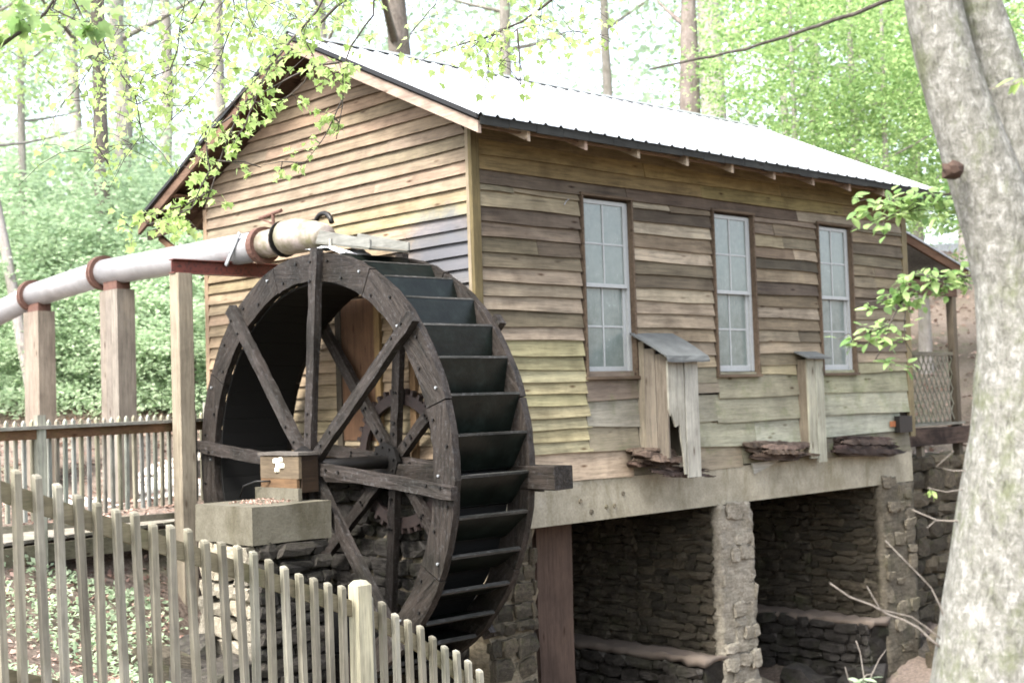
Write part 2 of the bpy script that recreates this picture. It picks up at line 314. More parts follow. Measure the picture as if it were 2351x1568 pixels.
# pale walking path behind the far railing
pth = MB(); pc = [tuple(ond(v, d))[:2] for v, d in (((-700, 1140), 16), ((-300, 1140), 17), ((50, 1140), 18), ((280, 1140), 18.6), ((450, 1130), 19.6), ((600, 1120), 22))]
pl = []; 
for i in range(len(pc) - 1):
    for k in range(8):
        t = k / 8; pl.append((pc[i][0] * (1-t) + pc[i+1][0] * t, pc[i][1] * (1-t) + pc[i+1][1] * t))
vs = []; fs = []
for i, p in enumerate(pl):
    q = pl[min(i+1, len(pl)-1)]; o = pl[max(i-1, 0)]; d = Vector((q[0]-o[0], q[1]-o[1])).normalized(); n = Vector((-d.y, d.x))
    for k in range(5):
        s = (k - 2) * .5 * (1 + .08 * math.sin(i)); x = p[0] + n.x * s; y = p[1] + n.y * s; vs.append((x, y, H(x, y) + .03 - .012 * abs(k-2)))
    if i: fs += [((i-1)*5+k, (i-1)*5+k+1, i*5+k+1, i*5+k) for k in range(4)]
pth.add(vs, fs); tag(pth.build('path', PATHM, smooth=True), kind='structure')

# ------------------------------------------------------------------ the mill
L, W, RY = 8.7, 5.3, 2.65
def roofz(y): return 8.42 - .47 * abs(y - RY)          # top of the roof sheet
mill = empty('mill_building', (4.3, 2.6, .4), 'old clapboard grist mill with white metal roof on stone and concrete piers', 'mill')
# sheathed core (dark inside), with window openings
WIN = [(1.63, 2.45), (4.03, 4.85), (6.37, 7.18)]; WZ0, WZ1 = 4.30, 6.29
core = MB()
xs = [0.03] + [v for w in WIN for v in w] + [L - .03]
for i in range(0, len(xs), 2): core.box((xs[i], .03, 3.05), (xs[i+1], .12, 7.05))
for a, b in WIN: core.box((a, .03, 3.05), (b, .12, WZ0)); core.box((a, .03, WZ1), (b, .12, 7.05))
core.box((.03, .121, 3.05), (.12, W-.03, 6.95)); core.box((L-.12, .121, 3.05), (L-.03, W-.03, 6.95)); core.box((.121, W-.12, 3.05), (L-.121, W-.03, 6.95))
core.add([(.03, .05, 6.951), (.03, W-.05, 6.951), (.03, RY, 8.17), (.12, .05, 6.951), (.12, W-.05, 6.951), (.12, RY, 8.17)], [(0,1,2),(3,5,4),(0,2,5,3),(1,4,5,2)])
core.add([(L-.12, .05, 6.951), (L-.12, W-.05, 6.951), (L-.12, RY, 8.17), (L-.03, .05, 6.951), (L-.03, W-.05, 6.951), (L-.03, RY, 8.17)], [(0,1,2),(3,5,4),(0,2,5,3),(1,4,5,2)])
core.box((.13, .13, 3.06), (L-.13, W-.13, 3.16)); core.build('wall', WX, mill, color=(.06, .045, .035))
def jit(c, a=.12): 
    k = 1 + random.uniform(-a, a); return tuple(max(.005, x * k * (1 + random.uniform(-.04, .04))) for x in c)
def plank_x(x0, x1, zb, h, colr, mat=WX, drop0=0, drop1=0, y=0.0, thick=.022, lip=.036, name='plank', warp=.005):
    """clapboard on the long wall (faces -y)"""
    n = max(2, int((x1 - x0) / .35)); vs = []; fs = []
    ph = random.uniform(0, 9); rb = random.uniform(-.003, .004)
    for i in range(n + 1):
        t = i / n; x = x0 + (x1 - x0) * t; d = -(drop0 * (1 - t) + drop1 * t) + warp * math.sin(ph + 5 * t) + random.uniform(-.002, .002)
        yy = y + rb - .003 * math.sin(ph * 2 + 4 * t)
        vs += [(x, yy - .002, zb + h + .02), (x, yy - .012, zb + h + .02), (x, yy - .012 - lip, zb + d), (x, yy - lip + .008, zb + d)]
    for i in range(n):
        for k in range(4): fs.append((i*4+k, i*4+(k+1)%4, (i+1)*4+(k+1)%4, (i+1)*4+k))
    fs += [(3, 2, 1, 0), (n*4, n*4+1, n*4+2, n*4+3)]
    m = MB(); m.add(vs, fs); return m.build(name, mat, mill, color=colr)
def plank_y(y0b, y1b, y0t, y1t, zb, h, colr, mat=WYG):
    """clapboard on the gable (faces -x); separate ends for bottom and top edge"""
    n = max(2, int(abs(y1b - y0b) / .35)); vs = []; fs = []; ph = random.uniform(0, 9)
    for i in range(n + 1):
        t = i / n; yb = y0b + (y1b - y0b) * t; yt = y0t + (y1t - y0t) * t; d = .004 * math.sin(ph + 5 * t) + random.uniform(-.002, .002); xx = -.003 * math.sin(ph * 2 + 3 * t)
        vs += [(xx - .002, yt, zb + h + .015), (xx - .014, yt, zb + h + .015), (xx - .052, yb, zb + d), (xx - .030, yb, zb + d)]
    for i in range(n):
        for k in range(4): fs.append((i*4+k, (i+1)*4+k, (i+1)*4+(k+1)%4, i*4+(k+1)%4))
    fs += [(0, 1, 2, 3), (n*4+3, n*4+2, n*4+1, n*4)]
    m = MB(); m.add(vs, fs); return m.build('plank', mat, mill, color=colr)
# gable clapboards
GEXP = .143; z = 3.42; row = 0
while z < 8.2:
    lo = max(.045, (z - 8.16) / .47 + RY); hi = W - lo if lo > .045 else W - .04
    zt = z + GEXP; lot = max(.045, (zt + .015 - 8.16) / .47 + RY); hit = W - lot if lot > .045 else W - .04
    if lot > RY - .04: lot = hit = RY
    if hi - lo < .15: break
    if z > 7.15: base = (.29, .205, .145)  # upper boards coloured darker for the shade of eave and leaves
    elif z > 6.6: base = (.32, .24, .175)
    elif z > 6.25: base = (.35, .27, .195)
    elif z > 5.9: base = (.43, .33, .21)
    else: base = (.38, .285, .19)
    cuts = [lo]
    if hi - lo > 2.5 and row % 3 != 1: cuts.append(random.uniform(lo + .9, hi - .9))
    cuts.append(hi)
    for k in range(len(cuts) - 1):
        a, b = cuts[k], cuts[k+1]; at = lot if k == 0 else a; bt = hit if k == len(cuts) - 2 else b
        a2 = a if k == 0 else a + .002
        c = jit(base, .10)
        plank_y(a2, b, at, bt, z, GEXP, c)
    z += GEXP; row += 1
# long wall clapboards
def palette(z):
    if z > 6.35: return [(.33, .25, .115), (.29, .215, .10), (.25, .19, .105)]
    if z > 4.32: return [(.27, .215, .155), (.19, .148, .108), (.15, .117, .088), (.33, .265, .195), (.43, .355, .265), (.235, .18, .128), (.30, .238, .165)]
    return [(.40, .36, .275), (.36, .31, .235), (.43, .38, .29)]
z = 6.32; XL = .05
while z < 7.06:                                          # unbroken courses under the eave
    h = random.uniform(.145, .165); ct = [XL, random.uniform(2.4, 4.2), random.uniform(5.4, 7.2), L - .1]
    for k in range(3): plank_x(ct[k] + .001, ct[k+1] - .002, z, h, jit(random.choice(palette(z)), .12))
    z += h
spans = [(XL, WIN[0][0] - .05), (WIN[0][1] + .05, WIN[1][0] - .05), (WIN[1][1] + .05, WIN[2][0] - .05), (WIN[2][1] + .05, L - .1)]
for si, (a, b) in enumerate(spans):                      # between the windows
    z = 4.34 + (.02 * si); 
    while z < 6.30:
        h = random.uniform(.145, .17); h = min(h, 6.32 - z) if 6.32 - z < .24 else h
        if si == 0 and z < 4.62: c = jit((.40, .35, .215), .08)
        else: c = jit(random.choice(palette(z)), .22)
        if random.random() < .22 and b - a > 1.3:
            q = random.uniform(a + .4, b - .4); plank_x(a, q, z, h, c); plank_x(q + .003, b, z, h, jit(random.choice(palette(z)), .15), drop0=random.uniform(-.01, .012))
        else: plank_x(a, b, z, h, c, drop0=random.uniform(-.008, .008), drop1=random.uniform(-.008, .008))
        z += h
z = 3.42                                                 # cream boards by the corner
while z < 4.33:
    plank_x(XL, 1.63 + random.uniform(-.03, .05), z, .131, jit((.47, .41, .245), .08)); z += .131
plank_x(.20, 2.34, 3.115, .30, jit((.52, .42, .31)), drop1=.02)
LOW = [ # wide salvaged boards low on the wall: x0,x1,zb,h,colour,drop
 (1.60, 2.50, 4.00, .30, (.235, .19, .145)), (1.59, 2.49, 3.70, .30, (.34, .31, .255)), (1.61, 2.47, 3.42, .28, (.29, .245, .19)),
 (3.02, 3.99, 4.18, .26, (.29, .24, .18)), (3.02, 4.02, 4.05, .20, (.31, .265, .20)), (4.02, 5.76, 3.98, .29, (.335, .315, .22)), (4.94, 5.72, 4.27, .26, (.43, .36, .235)),
 (3.02, 3.96, 3.68, .31, (.33, .30, .235)), (3.965, 5.76, 3.66, .33, (.36, .35, .255)), (3.02, 4.75, 3.38, .29, (.40, .365, .285)), (4.755, 5.80, 3.36, .31, (.43, .405, .32)),
 (3.05, 4.45, 3.10, .29, (.345, .285, .21)), (6.12, L - .1, 3.98, .30, (.34, .32, .22)), (7.26, L - .1, 4.27, .28, (.37, .325, .215)), (6.12, L - .1, 3.68, .30, (.375, .365, .27)), (6.12, 8.35, 3.40, .29, (.43, .42, .335)), (6.10, 8.58, 3.11, .30, (.2, .18, .13)), (4.455, 6.1, 3.11, .27, (.22, .19, .14)), (2.35, 3.04, 3.11, .33, (.2, .17, .13))]
for i, (a, b, zb, h, c) in enumerate(LOW): plank_x(a, b, zb, h, jit(c, .05), WXM, random.uniform(-.01, .02), random.uniform(-.015, .035), thick=.024, lip=.03 + .003 * (i % 3))
# corner boards
def part(name, lo, hi, mat, c=None, parent=None): return MB().box(lo, hi).build(name, mat, parent or mill, color=c)
part('corner_board', (-.066, -.005, 3.1), (-.012, .04, 7.0), WZ, (.33, .26, .185)); part('corner_board', (-.066, -.056, 3.1), (.045, -.0075, 7.0), WZ, (.17, .13, .065))
part('corner_board', (L - .11, -.045, 3.3), (L + .03, .0, 7.0), WZ, (.24, .19, .11)); part('corner_board', (-.045, W - .05, 3.3), (-.01, W + .04, 6.7), WZ, (.42, .29, .20))
# concrete beam and foundation
cb = MB().box((.10, -.03, 2.64), (8.62, .32, 3.10)); cb = cb.build('concrete_beam', CONC, mill)
for (vx, vy) in ((1332, 1150), (1392, 1163), (1430, 1132), (1358, 1175), (1410, 1160)):
    p = ony((vx, vy), -.032); MB().tube([p, p + Vector((0, -.012, 0))], [.035 + random.uniform(-.01, .02), .025], 7).build('stone_nub', MORT, cb)
# windows
for a, b in WIN:
    w = MB()
    w.box((a-.027, -.062, WZ0-.04), (a-.002, .03, WZ1+.03)); w.box((b+.002, -.062, WZ0-.04), (b+.027, .03, WZ1+.03)); w.box((a-.045, -.068, WZ1+.031), (b+.045, .03, WZ1+.062)); w.box((a-.05, -.08, WZ0-.075), (b+.05, .03, WZ0-.041))
    w = w.build('window', WX, mill, color=(.17, .12, .085)); mid = (WZ0 + WZ1) / 2
    MB().box((b-.049, .012, WZ0), (b-.001, .07, WZ1)).build('jamb', WHITEP, w)
    for up in (0, 1):
        yb = .0 if up else .045; z0 = mid - .01 if up else WZ0; z1 = WZ1 if up else mid + .05
        xs_, st = (a, b), .045
        s = MB(); s.box((a, yb, z0), (a+st, yb+.035, z1)); s.box((b-st-.05, yb, z0), (b-.05, yb+.035, z1)); s.box((a+st, yb, z0), (b-st-.05, yb+.035, z0 + (st if up else .075))); s.box((a+st, yb, z1-st), (b-st-.05, yb+.035, z1))
        zl = z0 + (st if up else .075); zh = z1 - st; xm = (a+b)/2 - .028; zm = (zl+zh)/2
        s.box((xm-.011, yb+.004, zl), (xm+.011, yb+.03, zh)); s.box((a+st, yb+.006, zm-.011), (xm-.0111, yb+.028, zm+.011)); s.box((xm+.0111, yb+.006, zm-.011), (b-st-.05, yb+.028, zm+.011))
        s.build('sash', WHITEP, w)
        for (pa, pb) in ((a+st, xm-.011), (xm+.011, b-st-.05)):
            for (qa, qb) in ((zl, zm-.011), (zm+.011, zh)):
                MB().box((pa, yb+.016, qa), (pb, yb+.021, qb)).build('pane', GLASS, w)
# roof: metal panels with ribs, deck boards, rafters, barge boards
roof = MB().box((-.40, -.5, 0), (-.39, -.49, .001))
deck = MB()
for s in (0, 1):
    e = -.58 if s == 0 else 6.38
    deck.add([(-.44, e, roofz(e)-.045), (8.86, e, roofz(e)-.045), (8.86, RY, roofz(RY)-.045), (-.44, RY, roofz(RY)-.045), (-.44, e, roofz(e)-.075), (8.86, e, roofz(e)-.075), (8.86, RY, roofz(RY)-.075), (-.44, RY, roofz(RY)-.075)], [(0,1,2,3),(7,6,5,4),(0,4,5,1),(0,3,7,4),(1,5,6,2)])
roof = deck.build('roof', WX, mill, color=(.16, .09, .06))
def roof_panel(x0, x1, s):
    e = -.62 if s == 0 else 6.42; xs = []; n = 4; w = (x1 - x0) / n
    for k in range(n):
        c = x0 + w * k + .03; xs += [(c-.03, 0), (c-.012, .022), (c+.012, .022), (c+.03, 0)]
    xs.append((x1 + .015, .004))
    vs = []; lift = .003 if int(round((x0 + .46) / .92)) % 2 else 0
    for x, h in xs:
        for (y, dz) in ((e, 0), (RY, 0)):
            z = roofz(y) + h + lift; vs += [(x, y, z), (x, y, z - .004)]
    fs = []
    for i in range(len(xs) - 1):
        b = i * 4; q = [(b, b+4, b+6, b+2), (b+1, b+3, b+7, b+5), (b, b+1, b+5, b+4), (b+2, b+6, b+7, b+3)]; fs += q if s == 0 else [t[::-1] for t in q]
    m = MB(); m.add(vs, fs); return m.build('roof_panel', ROOFM, roof)
for s in (0, 1):
    x = -.46
    for k in range(11):
        if x > 8.3: break
        roof_panel(x, x + .92 if x + .92 < 8.5 else 8.9, s); x += .92
rc = MB(); rc.add([(-.47, RY-.16, roofz(RY-.16)+.03), (8.91, RY-.16, roofz(RY-.16)+.03), (8.91, RY, roofz(RY)+.036), (-.47, RY, roofz(RY)+.036), (-.47, RY+.16, roofz(RY+.16)+.03), (8.91, RY+.16, roofz(RY+.16)+.03)], [(0,1,2,3),(3,2,5,4)]); rc.build('ridge_cap', SHEET, roof)
def rafter(x, w, d, y0, y1, c, name='rafter', off=.078):
    m = MB(); a, b = y0, y1
    za, zb = roofz(a) - off, roofz(b) - off
    m.add([(x, a, za), (x+w, a, za), (x+w, b, zb), (x, b, zb), (x, a + (0 if a < b else 0), za-d), (x+w, a, za-d), (x+w, b, zb-d), (x, b, zb-d)], [(0,3,2,1),(4,5,6,7),(0,1,5,4),(1,2,6,5),(2,3,7,6),(3,0,4,7)])
    return m.build(name, WY, mill, color=c)
for k in range(11):
    x = .28 + .872 * k
    if x < 9: rafter(x, .045, .135, -.55, .05, jit((.5, .38, .29), .15)); rafter(x, .05, .13, 6.30, 5.2, jit((.26, .16, .1)))
rafter(-.44, .045, .145, -.58, RY - .001, (.46, .34, .28), 'barge_board', .055); rafter(-.44, .045, .145, 6.38, RY + .001, (.20, .12, .085), 'barge_board', .055)  # right barge board coloured as lit, left one as shaded
rafter(8.82, .045, .145, -.58, RY - .001, (.3, .22, .16), 'barge_board', .055)
for k in range(7):                                        # lookouts and soffit boards under the gable overhang
    y = .35 + k * .9; 
    if abs(y - RY) > .15: part('lookout', (-.39, y, roofz(y) - .20), (-.04, y + .05, roofz(y) - .10), WX, (.22, .12, .075))
for k in range(3): part('soffit_board', (-.39, 5.42 + k * .3, roofz(5.42 + k*.3) - .23), (.1, 5.66 + k * .3, roofz(5.42 + k*.3) - .215), WX, (.24, .13, .085))
MB().beam((-.2, 5.36, 5.95), (-.2, 6.2, 6.42), .06, .08).build('brace', WY, mill, color=(.28, .16, .1))
MB().beam((-.30, 5.40, 6.52), (-.30, 6.34, 6.45), .05, .12).build('brace', WY, mill, color=(.10, .07, .05))
for s_ in (0, 1):                                        # dark metal rake trim
    e = -.60 if s_ == 0 else 6.40; MB().add([(-.475, e, roofz(e)-.002), (-.475, RY, roofz(RY)-.002), (-.475, RY, roofz(RY)-.05), (-.475, e, roofz(e)-.05), (-.45, e, roofz(e)-.002), (-.45, RY, roofz(RY)-.002), (-.45, RY, roofz(RY)-.05), (-.45, e, roofz(e)-.05)], [(0,1,2,3),(7,6,5,4),(0,4,5,1),(3,2,6,7),(0,3,7,4),(1,5,6,2)]).build('rake_trim', DARKI, roof)
fa = MB()
for k in range(23):
    x = -.42 + k * .4; fa.box((x, -.60, roofz(-.6) - .085 - random.uniform(0, .02)), (x + .395, -.585, roofz(-.6) - .012))
fa.build('fascia', WX, mill, color=(.045, .045, .042))
part('soffit_board', (-.38, -.46, 6.80), (8.8, -.40, 6.815), WX, (.3, .2, .14))
# hatch on the gable behind the wheel, with battens
part('hatch', (-.062, 1.66, 3.62), (-.038, 2.30, 5.24), WZ, (.17, .09, .052)); part('batten', (-.085, 1.56, 3.4), (-.04, 1.655, 5.2), WZ, (.30, .19, .09)); part('batten', (-.08, 2.305, 3.4), (-.04, 2.40, 5.3), WZ, (.10, .08, .06)); part('batten', (-.085, .95, 3.4), (-.04, 1.05, 4.9), WZ, (.25, .15, .08))
# a bent wall hook beside the first window, and a nail stub
h0 = ony((1300, 462), -.06); MB().tube([h0 + Vector((.09, .03, .04)), h0, h0 + Vector((-.06, -.02, -.05))], .006, 5).build('wall_hook', SHEET, mill)

# stone foundation piers under the mill
def rock_mesh(name, seed, sx, sy, sz, mat, amp=.22):
    rs = np.random.RandomState(seed)
    n = 4; vs = []; fs = []; idx = {}
    def vid(p):
        k = tuple(p)
        if k not in idx: idx[k] = len(vs); vs.append(k)
        return idx[k]
    for ax in range(3):
        for sg in (0, 2):
            for i in range(2):
                for j in range(2):
                    q = []
                    for (a, b) in ((i, j), (i+1, j), (i+1, j+1), (i, j+1)):
                        p = [0, 0, 0]; p[ax] = sg; p[(ax+1) % 3] = a; p[(ax+2) % 3] = b; q.append(vid(p))
                    fs.append(tuple(q if sg else q[::-1]))
    out = []
    for p in vs:
        d = np.array([(c - 1) for c in p], float); ne = np.abs(d).sum(); f = 1.0 if ne < 2 else (.93 if ne == 2 else .84)
        d = d * f + rs.uniform(-amp, amp, 3) * (1 if ne > 0 else 0); out.append((d[0] * sx / 2, d[1] * sy / 2, d[2] * sz / 2))
    m = MB(); m.add(out, fs); return m.mesh(name, mat)
ROCKS = [rock_mesh('stone', i, 1, 1, 1, STONE) for i in range(6)]; ROCKSD = [rock_mesh('stone', i + 20, 1, 1, 1, STONED) for i in range(6)]; ROCKSL = [rock_mesh('stone', i + 40, 1, 1, 1, STONEL) for i in range(5)]
ROCKSM = [rock_mesh('stone', i + 50, 1, 1, 1, MORT) for i in range(5)]
NST = [0]
OVER = {}
def course(parent, rocks, u0, u1, z0, z1, pos, axis, hmin, hmax, lmin, lmax, dep, skip=0.0, single=True):
    """lay stones in courses on a wall; pos(u) gives the surface coordinate; axis 0: wall runs along x, 1: along y"""
    z = z0
    while z < z1:
        h = random.uniform(hmin, hmax); u = u0 - random.uniform(0, lmin)
        while u < u1:
            l = random.uniform(lmin, lmax)
            if random.random() > skip and u + l > u0 + .03:
                a, b = max(u, u0), min(u + l, u1); c = (a + b) / 2; hh = h * random.uniform(.75, 1.15); zz = z + h / 2 + random.uniform(-.02, .02); pr = random.uniform(-.02, .045)
                rot = Euler((random.uniform(-.12, .12), random.uniform(-.12, .12), random.uniform(-.08, .08)))
                loc = (pos - pr, c, zz) if axis == 1 else (c, pos - pr, zz); sc = (dep, max(.04, (b - a) * .97), hh) if axis == 1 else (max(.04, (b - a) * .97), dep, hh); me = random.choice(rocks)
                if single and NST[0] < 297: inst('stone', me, parent, loc, rot, sc); NST[0] += 1
                else:                                     # the smaller, deeper ones: joined
                    M4 = Matrix.LocRotScale(Vector(loc), rot, Vector(sc)); OVER.setdefault((parent.name, me.materials[0].name), MB()).add([M4 @ v.co for v in me.vertices], [tuple(p.vertices) for p in me.polygons])
            u += l
        z += h
def rough_block(name, lo, hi, mat, amp, parent, step=.16, smooth=False):
    """a rubble block: box with displaced dense faces"""
    lo = Vector(lo); hi = Vector(hi); nn = [max(1, int((hi[i] - lo[i]) / step)) for i in range(3)]; vs = []; idx = {}; fs = []
    def vid(p):
        if p not in idx:
            idx[p] = len(vs); q = [lo[i] + (hi[i] - lo[i]) * p[i] / nn[i] for i in range(3)]
            vs.append([c + random.uniform(-amp, amp) for c in q])
        return idx[p]
    for ax in range(3):
        b, c = (ax + 1) % 3, (ax + 2) % 3
        for sg in (0, nn[ax]):
            for i in range(nn[b]):
                for j in range(nn[c]):
                    q = []
                    for (x, y) in ((i, j), (i+1, j), (i+1, j+1), (i, j+1)):
                        p = [0, 0, 0]; p[ax] = sg; p[b] = x; p[c] = y; q.append(vid(tuple(p)))
                    fs.append(tuple(q if sg else q[::-1]))
    m = MB(); m.add(vs, fs); return m.build(name, mat, parent, smooth)
p1 = rough_block('stone_pier', (.03, .03, .0), (.74, 2.2, 2.63), MORT, .035, mill)
p2 = rough_block('stone_pier', (3.97, .02, -.1), (4.57, 5.2, 2.63), MORT, .03, mill)
p3 = rough_block('stone_pier', (7.76, .02, -.1), (8.60, 5.2, 2.63), MORT, .03, mill)
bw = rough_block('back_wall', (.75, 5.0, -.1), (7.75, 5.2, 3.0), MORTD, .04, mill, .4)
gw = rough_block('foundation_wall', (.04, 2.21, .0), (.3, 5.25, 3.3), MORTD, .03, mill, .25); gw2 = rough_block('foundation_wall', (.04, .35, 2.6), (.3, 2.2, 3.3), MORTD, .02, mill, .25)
course(p2, ROCKS, .06, 1.35, .0, 2.62, 3.965, 1, .065, .12, .16, .40, .12)
course(p3, ROCKS, .06, 1.2, .3, 2.62, 7.755, 1, .075, .14, .2, .44, .12)
course(p1, ROCKS, .05, .72, .2, 2.6, .03, 0, .14, .26, .18, .36, .10)
course(p2, ROCKSL, 3.90, 4.60, .0, 2.6, -.028, 0, .09, .24, .12, .34, .06, .5, single=False); course(p3, ROCKSM, 7.72, 8.60, .0, 2.6, -.02, 0, .10, .26, .14, .36, .06, .55, single=False)
course(p2, ROCKS, 1.36, 4.6, .0, 2.62, 3.965, 1, .07, .13, .18, .42, .12, single=False)
course(p3, ROCKS, 1.21, 4.2, .0, 2.62, 7.755, 1, .08, .15, .2, .46, .12, single=False)
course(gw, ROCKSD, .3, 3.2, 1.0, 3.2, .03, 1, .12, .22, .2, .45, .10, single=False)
rough_block('mortar_face', (3.90, -.04, -.1), (4.60, .10, 2.635), STONEL, .022, p2, .07, True); rough_block('mortar_face', (7.70, -.03, -.1), (8.62, .10, 2.635), MORT, .018, p3, .08, True)
print('stones', NST[0])
MB().beam((1.42, .42, -.2), (1.42, .42, 2.64), .56, .06, (0, 1, 0), 5, .01).build('plank_post', WZ, mill, color=(.11, .07, .053))
for xa, xb, pr_, zc in ((3.52, 3.96, p2, .72), (7.30, 7.75, p3, .66)):      # silt-topped ledge along the foot of each pier
    lg = rough_block('ledge', (xa, -.02, -.4), (xb, 3.4, zc), MORTD, .03, pr_, .15); rough_block('silt', (xa - .05, -.06, zc + .005), (xb - .01, 3.4, zc + .085), DIRT, .028, pr_, .12, True)
    course(pr_, ROCKSD, .0, 3.2, -.3, zc - .02, xa, 1, .09, .16, .2, .45, .12, single=False)
def flush():
    for (pn, mn), mb in OVER.items(): tag(mb.build('small_stones', bpy.data.materials[mn], bpy.data.objects[pn]), kind='stuff')
    OVER.clear(); NST[0] = 0
flush()
# beam that carries the wheel shaft, poking out past the corner
tag(MB().beam((-.225, -1.40, 3.265), (-.225, 5.2, 3.265), .25, .225, seg=6, wob=.004, bev=.04).build('sill_beam', WET), 'dark square timber beam sticking out past the mill corner below the clapboards', 'beam')

# ------------------------------------------------------------------ rotten timbers and chutes on the long wall
def rotten(a, b, w, h, label, seg=9, taper=1.0, c=(.17, .12, .095)):
    a = Vector(a); b = Vector(b); m = MB()
    root = empty('rotten_timber', (a + b) / 2, label, 'timber', 'rotten timbers along the sill')
    ax = (b - a).normalized()
    for k in range(9):                                    # split fibres and slivers lying side by side
        oy = random.uniform(-.5, .5) * w * .8; oz = (k / 8 - .5) * h * .85; t0 = random.uniform(0, .22); t1 = random.uniform(.6, 1.0); vs = []; fs = []
        hw = random.uniform(.22, .45) * w; hh = random.uniform(.10, .22) * h; n_ = seg * 2
        for i in range(n_ + 1):
            u = i / n_; t = t0 + (t1 - t0) * u; p = a.lerp(b, t); e = min(1, u * 7 + .35) * min(1, (1 - u) * 5 + .08) * (1 - (1 - taper) * u)
            j = lambda q: random.uniform(-q, q)
            vs += [(p.x + j(.01), p.y + oy - hw * e + j(.012), p.z + oz - hh * e + j(.010)), (p.x + j(.01), p.y + oy + hw * e + j(.012), p.z + oz - hh * e + j(.010)), (p.x + j(.01), p.y + oy + hw * e * .9 + j(.012), p.z + oz + hh * e + j(.010)), (p.x + j(.01), p.y + oy - hw * e * .9 + j(.012), p.z + oz + hh * e + j(.010))]
        fs = [(i*4+q, i*4+(q+1) % 4, (i+1)*4+(q+1) % 4, (i+1)*4+q) for i in range(n_) for q in range(4)] + [(3,2,1,0), (n_*4, n_*4+1, n_*4+2, n_*4+3)]
        MB().add(vs, fs).build('split_piece', ROT, root, color=jit(c, .35))
    return root
rotten((2.15, -.19, 3.34), (2.98, -.30, 3.27), .26, .20, 'crumbling brown timber under the large roofed wooden chute', taper=.7)
rotten((2.35, -.28, 3.17), (3.42, -.36, 3.06), .10, .12, 'thin splintered stick lying below the large roofed chute', taper=.5, c=(.14, .1, .085))
rotten((4.22, -.16, 3.31), (6.05, -.22, 3.20), .22, .20, 'long rotten grey brown timber ending under the small narrow chute', taper=.75)
rotten((6.30, -.12, 3.27), (8.30, -.12, 3.16), .22, .24, 'dark rotted sill timber at the far end of the wall', taper=.95, c=(.075, .05, .042))
tag(MB().add([(4.62, -.06, 3.12), (5.3, -.06, 3.14), (4.66, -.06, 2.98), (4.62, -.035, 3.12), (5.3, -.035, 3.14), (4.66, -.035, 2.98)], [(0,2,1),(3,4,5),(0,1,4,3),(1,2,5,4),(2,0,3,5)]).build('broken_board', WX, color=(.5, .47, .42)), 'pale broken triangular board end under the long rotten timber', 'board')
def board_v(x0, x1, y0, y1, z0, z1, c, parent, name='board', mat=WZ, notch=None):
    m = MB()
    if notch:   # board with a jagged hole eaten from its lower edge
        xa, xb = x0, x1; w = xb - xa
        prof = [(xa, z1), (xb, z1), (xb, z0), (xb - .1*w, z0), (xb - .18*w, z0 + .25), (xb - .30*w, z0 + .42), (xb - .35*w, z0 + .58), (xb - .6*w, z0 + .55), (xa + .12*w, z0 + .72), (xa + .03, z0 + .68), (xa, z0 + .76)]
        n = len(prof); m.add([(x, y0, z) for x, z in prof] + [(x, y1, z) for x, z in prof], [tuple(range(n))[::-1], tuple(range(n, 2*n))] + [(i, (i+1) % n, n + (i+1) % n, n + i) for i in range(n)])
    else: m.box((x0, y0, z0), (x1, y1, z1))
    return m.build(name, mat, parent, color=c)
ch = empty('wooden_chute', (2.76, -.23, 3.05), 'large weathered box chute with slanted grey felt roof and rotted hole', 'chute')
board_v(2.49, 2.51, -.13, -.01, 3.36, 4.66, (.33, .275, .21), ch); board_v(2.48, 2.505, -.30, -.135, 3.32, 4.57, (.26, .215, .175), ch); board_v(2.49, 2.515, -.46, -.303, 3.30, 4.50, (.22, .18, .145), ch)
board_v(2.49, 2.77, -.485, -.462, 3.10, 4.42, (.43, .40, .345), ch, notch=True); board_v(2.79, 3.03, -.49, -.467, 3.06, 4.42, (.46, .43, .38), ch); board_v(3.0, 3.02, -.46, -.01, 3.3, 4.5, (.3, .26, .2), ch); board_v(2.52, 2.99, -.06, -.042, 3.2, 4.6, (.03, .028, .025), ch)
m = MB(); rp = []
for k, (y, z) in enumerate(((-.035, 4.765), (-.20, 4.68), (-.38, 4.585), (-.57, 4.47), (-.585, 4.42))):
    for i in range(6):
        x = 2.37 + .78 * i / 5; rp.append((x, y + random.uniform(-.008, .008), z + random.uniform(-.006, .006)))
nf = [(k*6+i, k*6+i+1, (k+1)*6+i+1, (k+1)*6+i) for k in range(4) for i in range(5)]
m.add(rp + [(x, y, z - .022) for x, y, z in rp], [f[::-1] for f in nf] + [tuple(q + 30 for q in f) for f in nf] + [(i, i+1, 31+i, 30+i) for i in range(5)] + [(24+i, 54+i, 55+i, 25+i) for i in range(5)] + [(k*6, 30+k*6, 36+k*6, 6+k*6) for k in range(4)] + [(5+k*6, 11+k*6, 41+k*6, 35+k*6) for k in range(4)]); m.build('roof', ROOFFELT, ch)
ch2 = empty('wooden_chute', (5.94, -.1, 3.1), 'small narrow box chute with flat grey felt cap between two windows', 'chute')
board_v(5.75, 5.775, -.16, -.02, 3.14, 4.44, (.25, .20, .15), ch2); board_v(5.75, 5.93, -.185, -.162, 3.12, 4.45, (.40, .375, .30), ch2); board_v(5.94, 6.13, -.188, -.165, 3.06, 4.45, (.44, .42, .34), ch2); board_v(6.105, 6.128, -.16, -.02, 3.1, 4.44, (.3, .26, .2), ch2)
MB().add([(5.66, -.03, 4.56), (6.19, -.03, 4.56), (6.22, -.26, 4.465), (5.66, -.26, 4.475), (5.66, -.03, 4.54), (6.19, -.03, 4.54), (6.22, -.26, 4.44), (5.66, -.26, 4.45)], [(0,3,2,1),(4,5,6,7),(0,1,5,4),(1,2,6,5),(2,3,7,6),(3,0,4,7)]).build('roof', ROOFFELT, ch2)
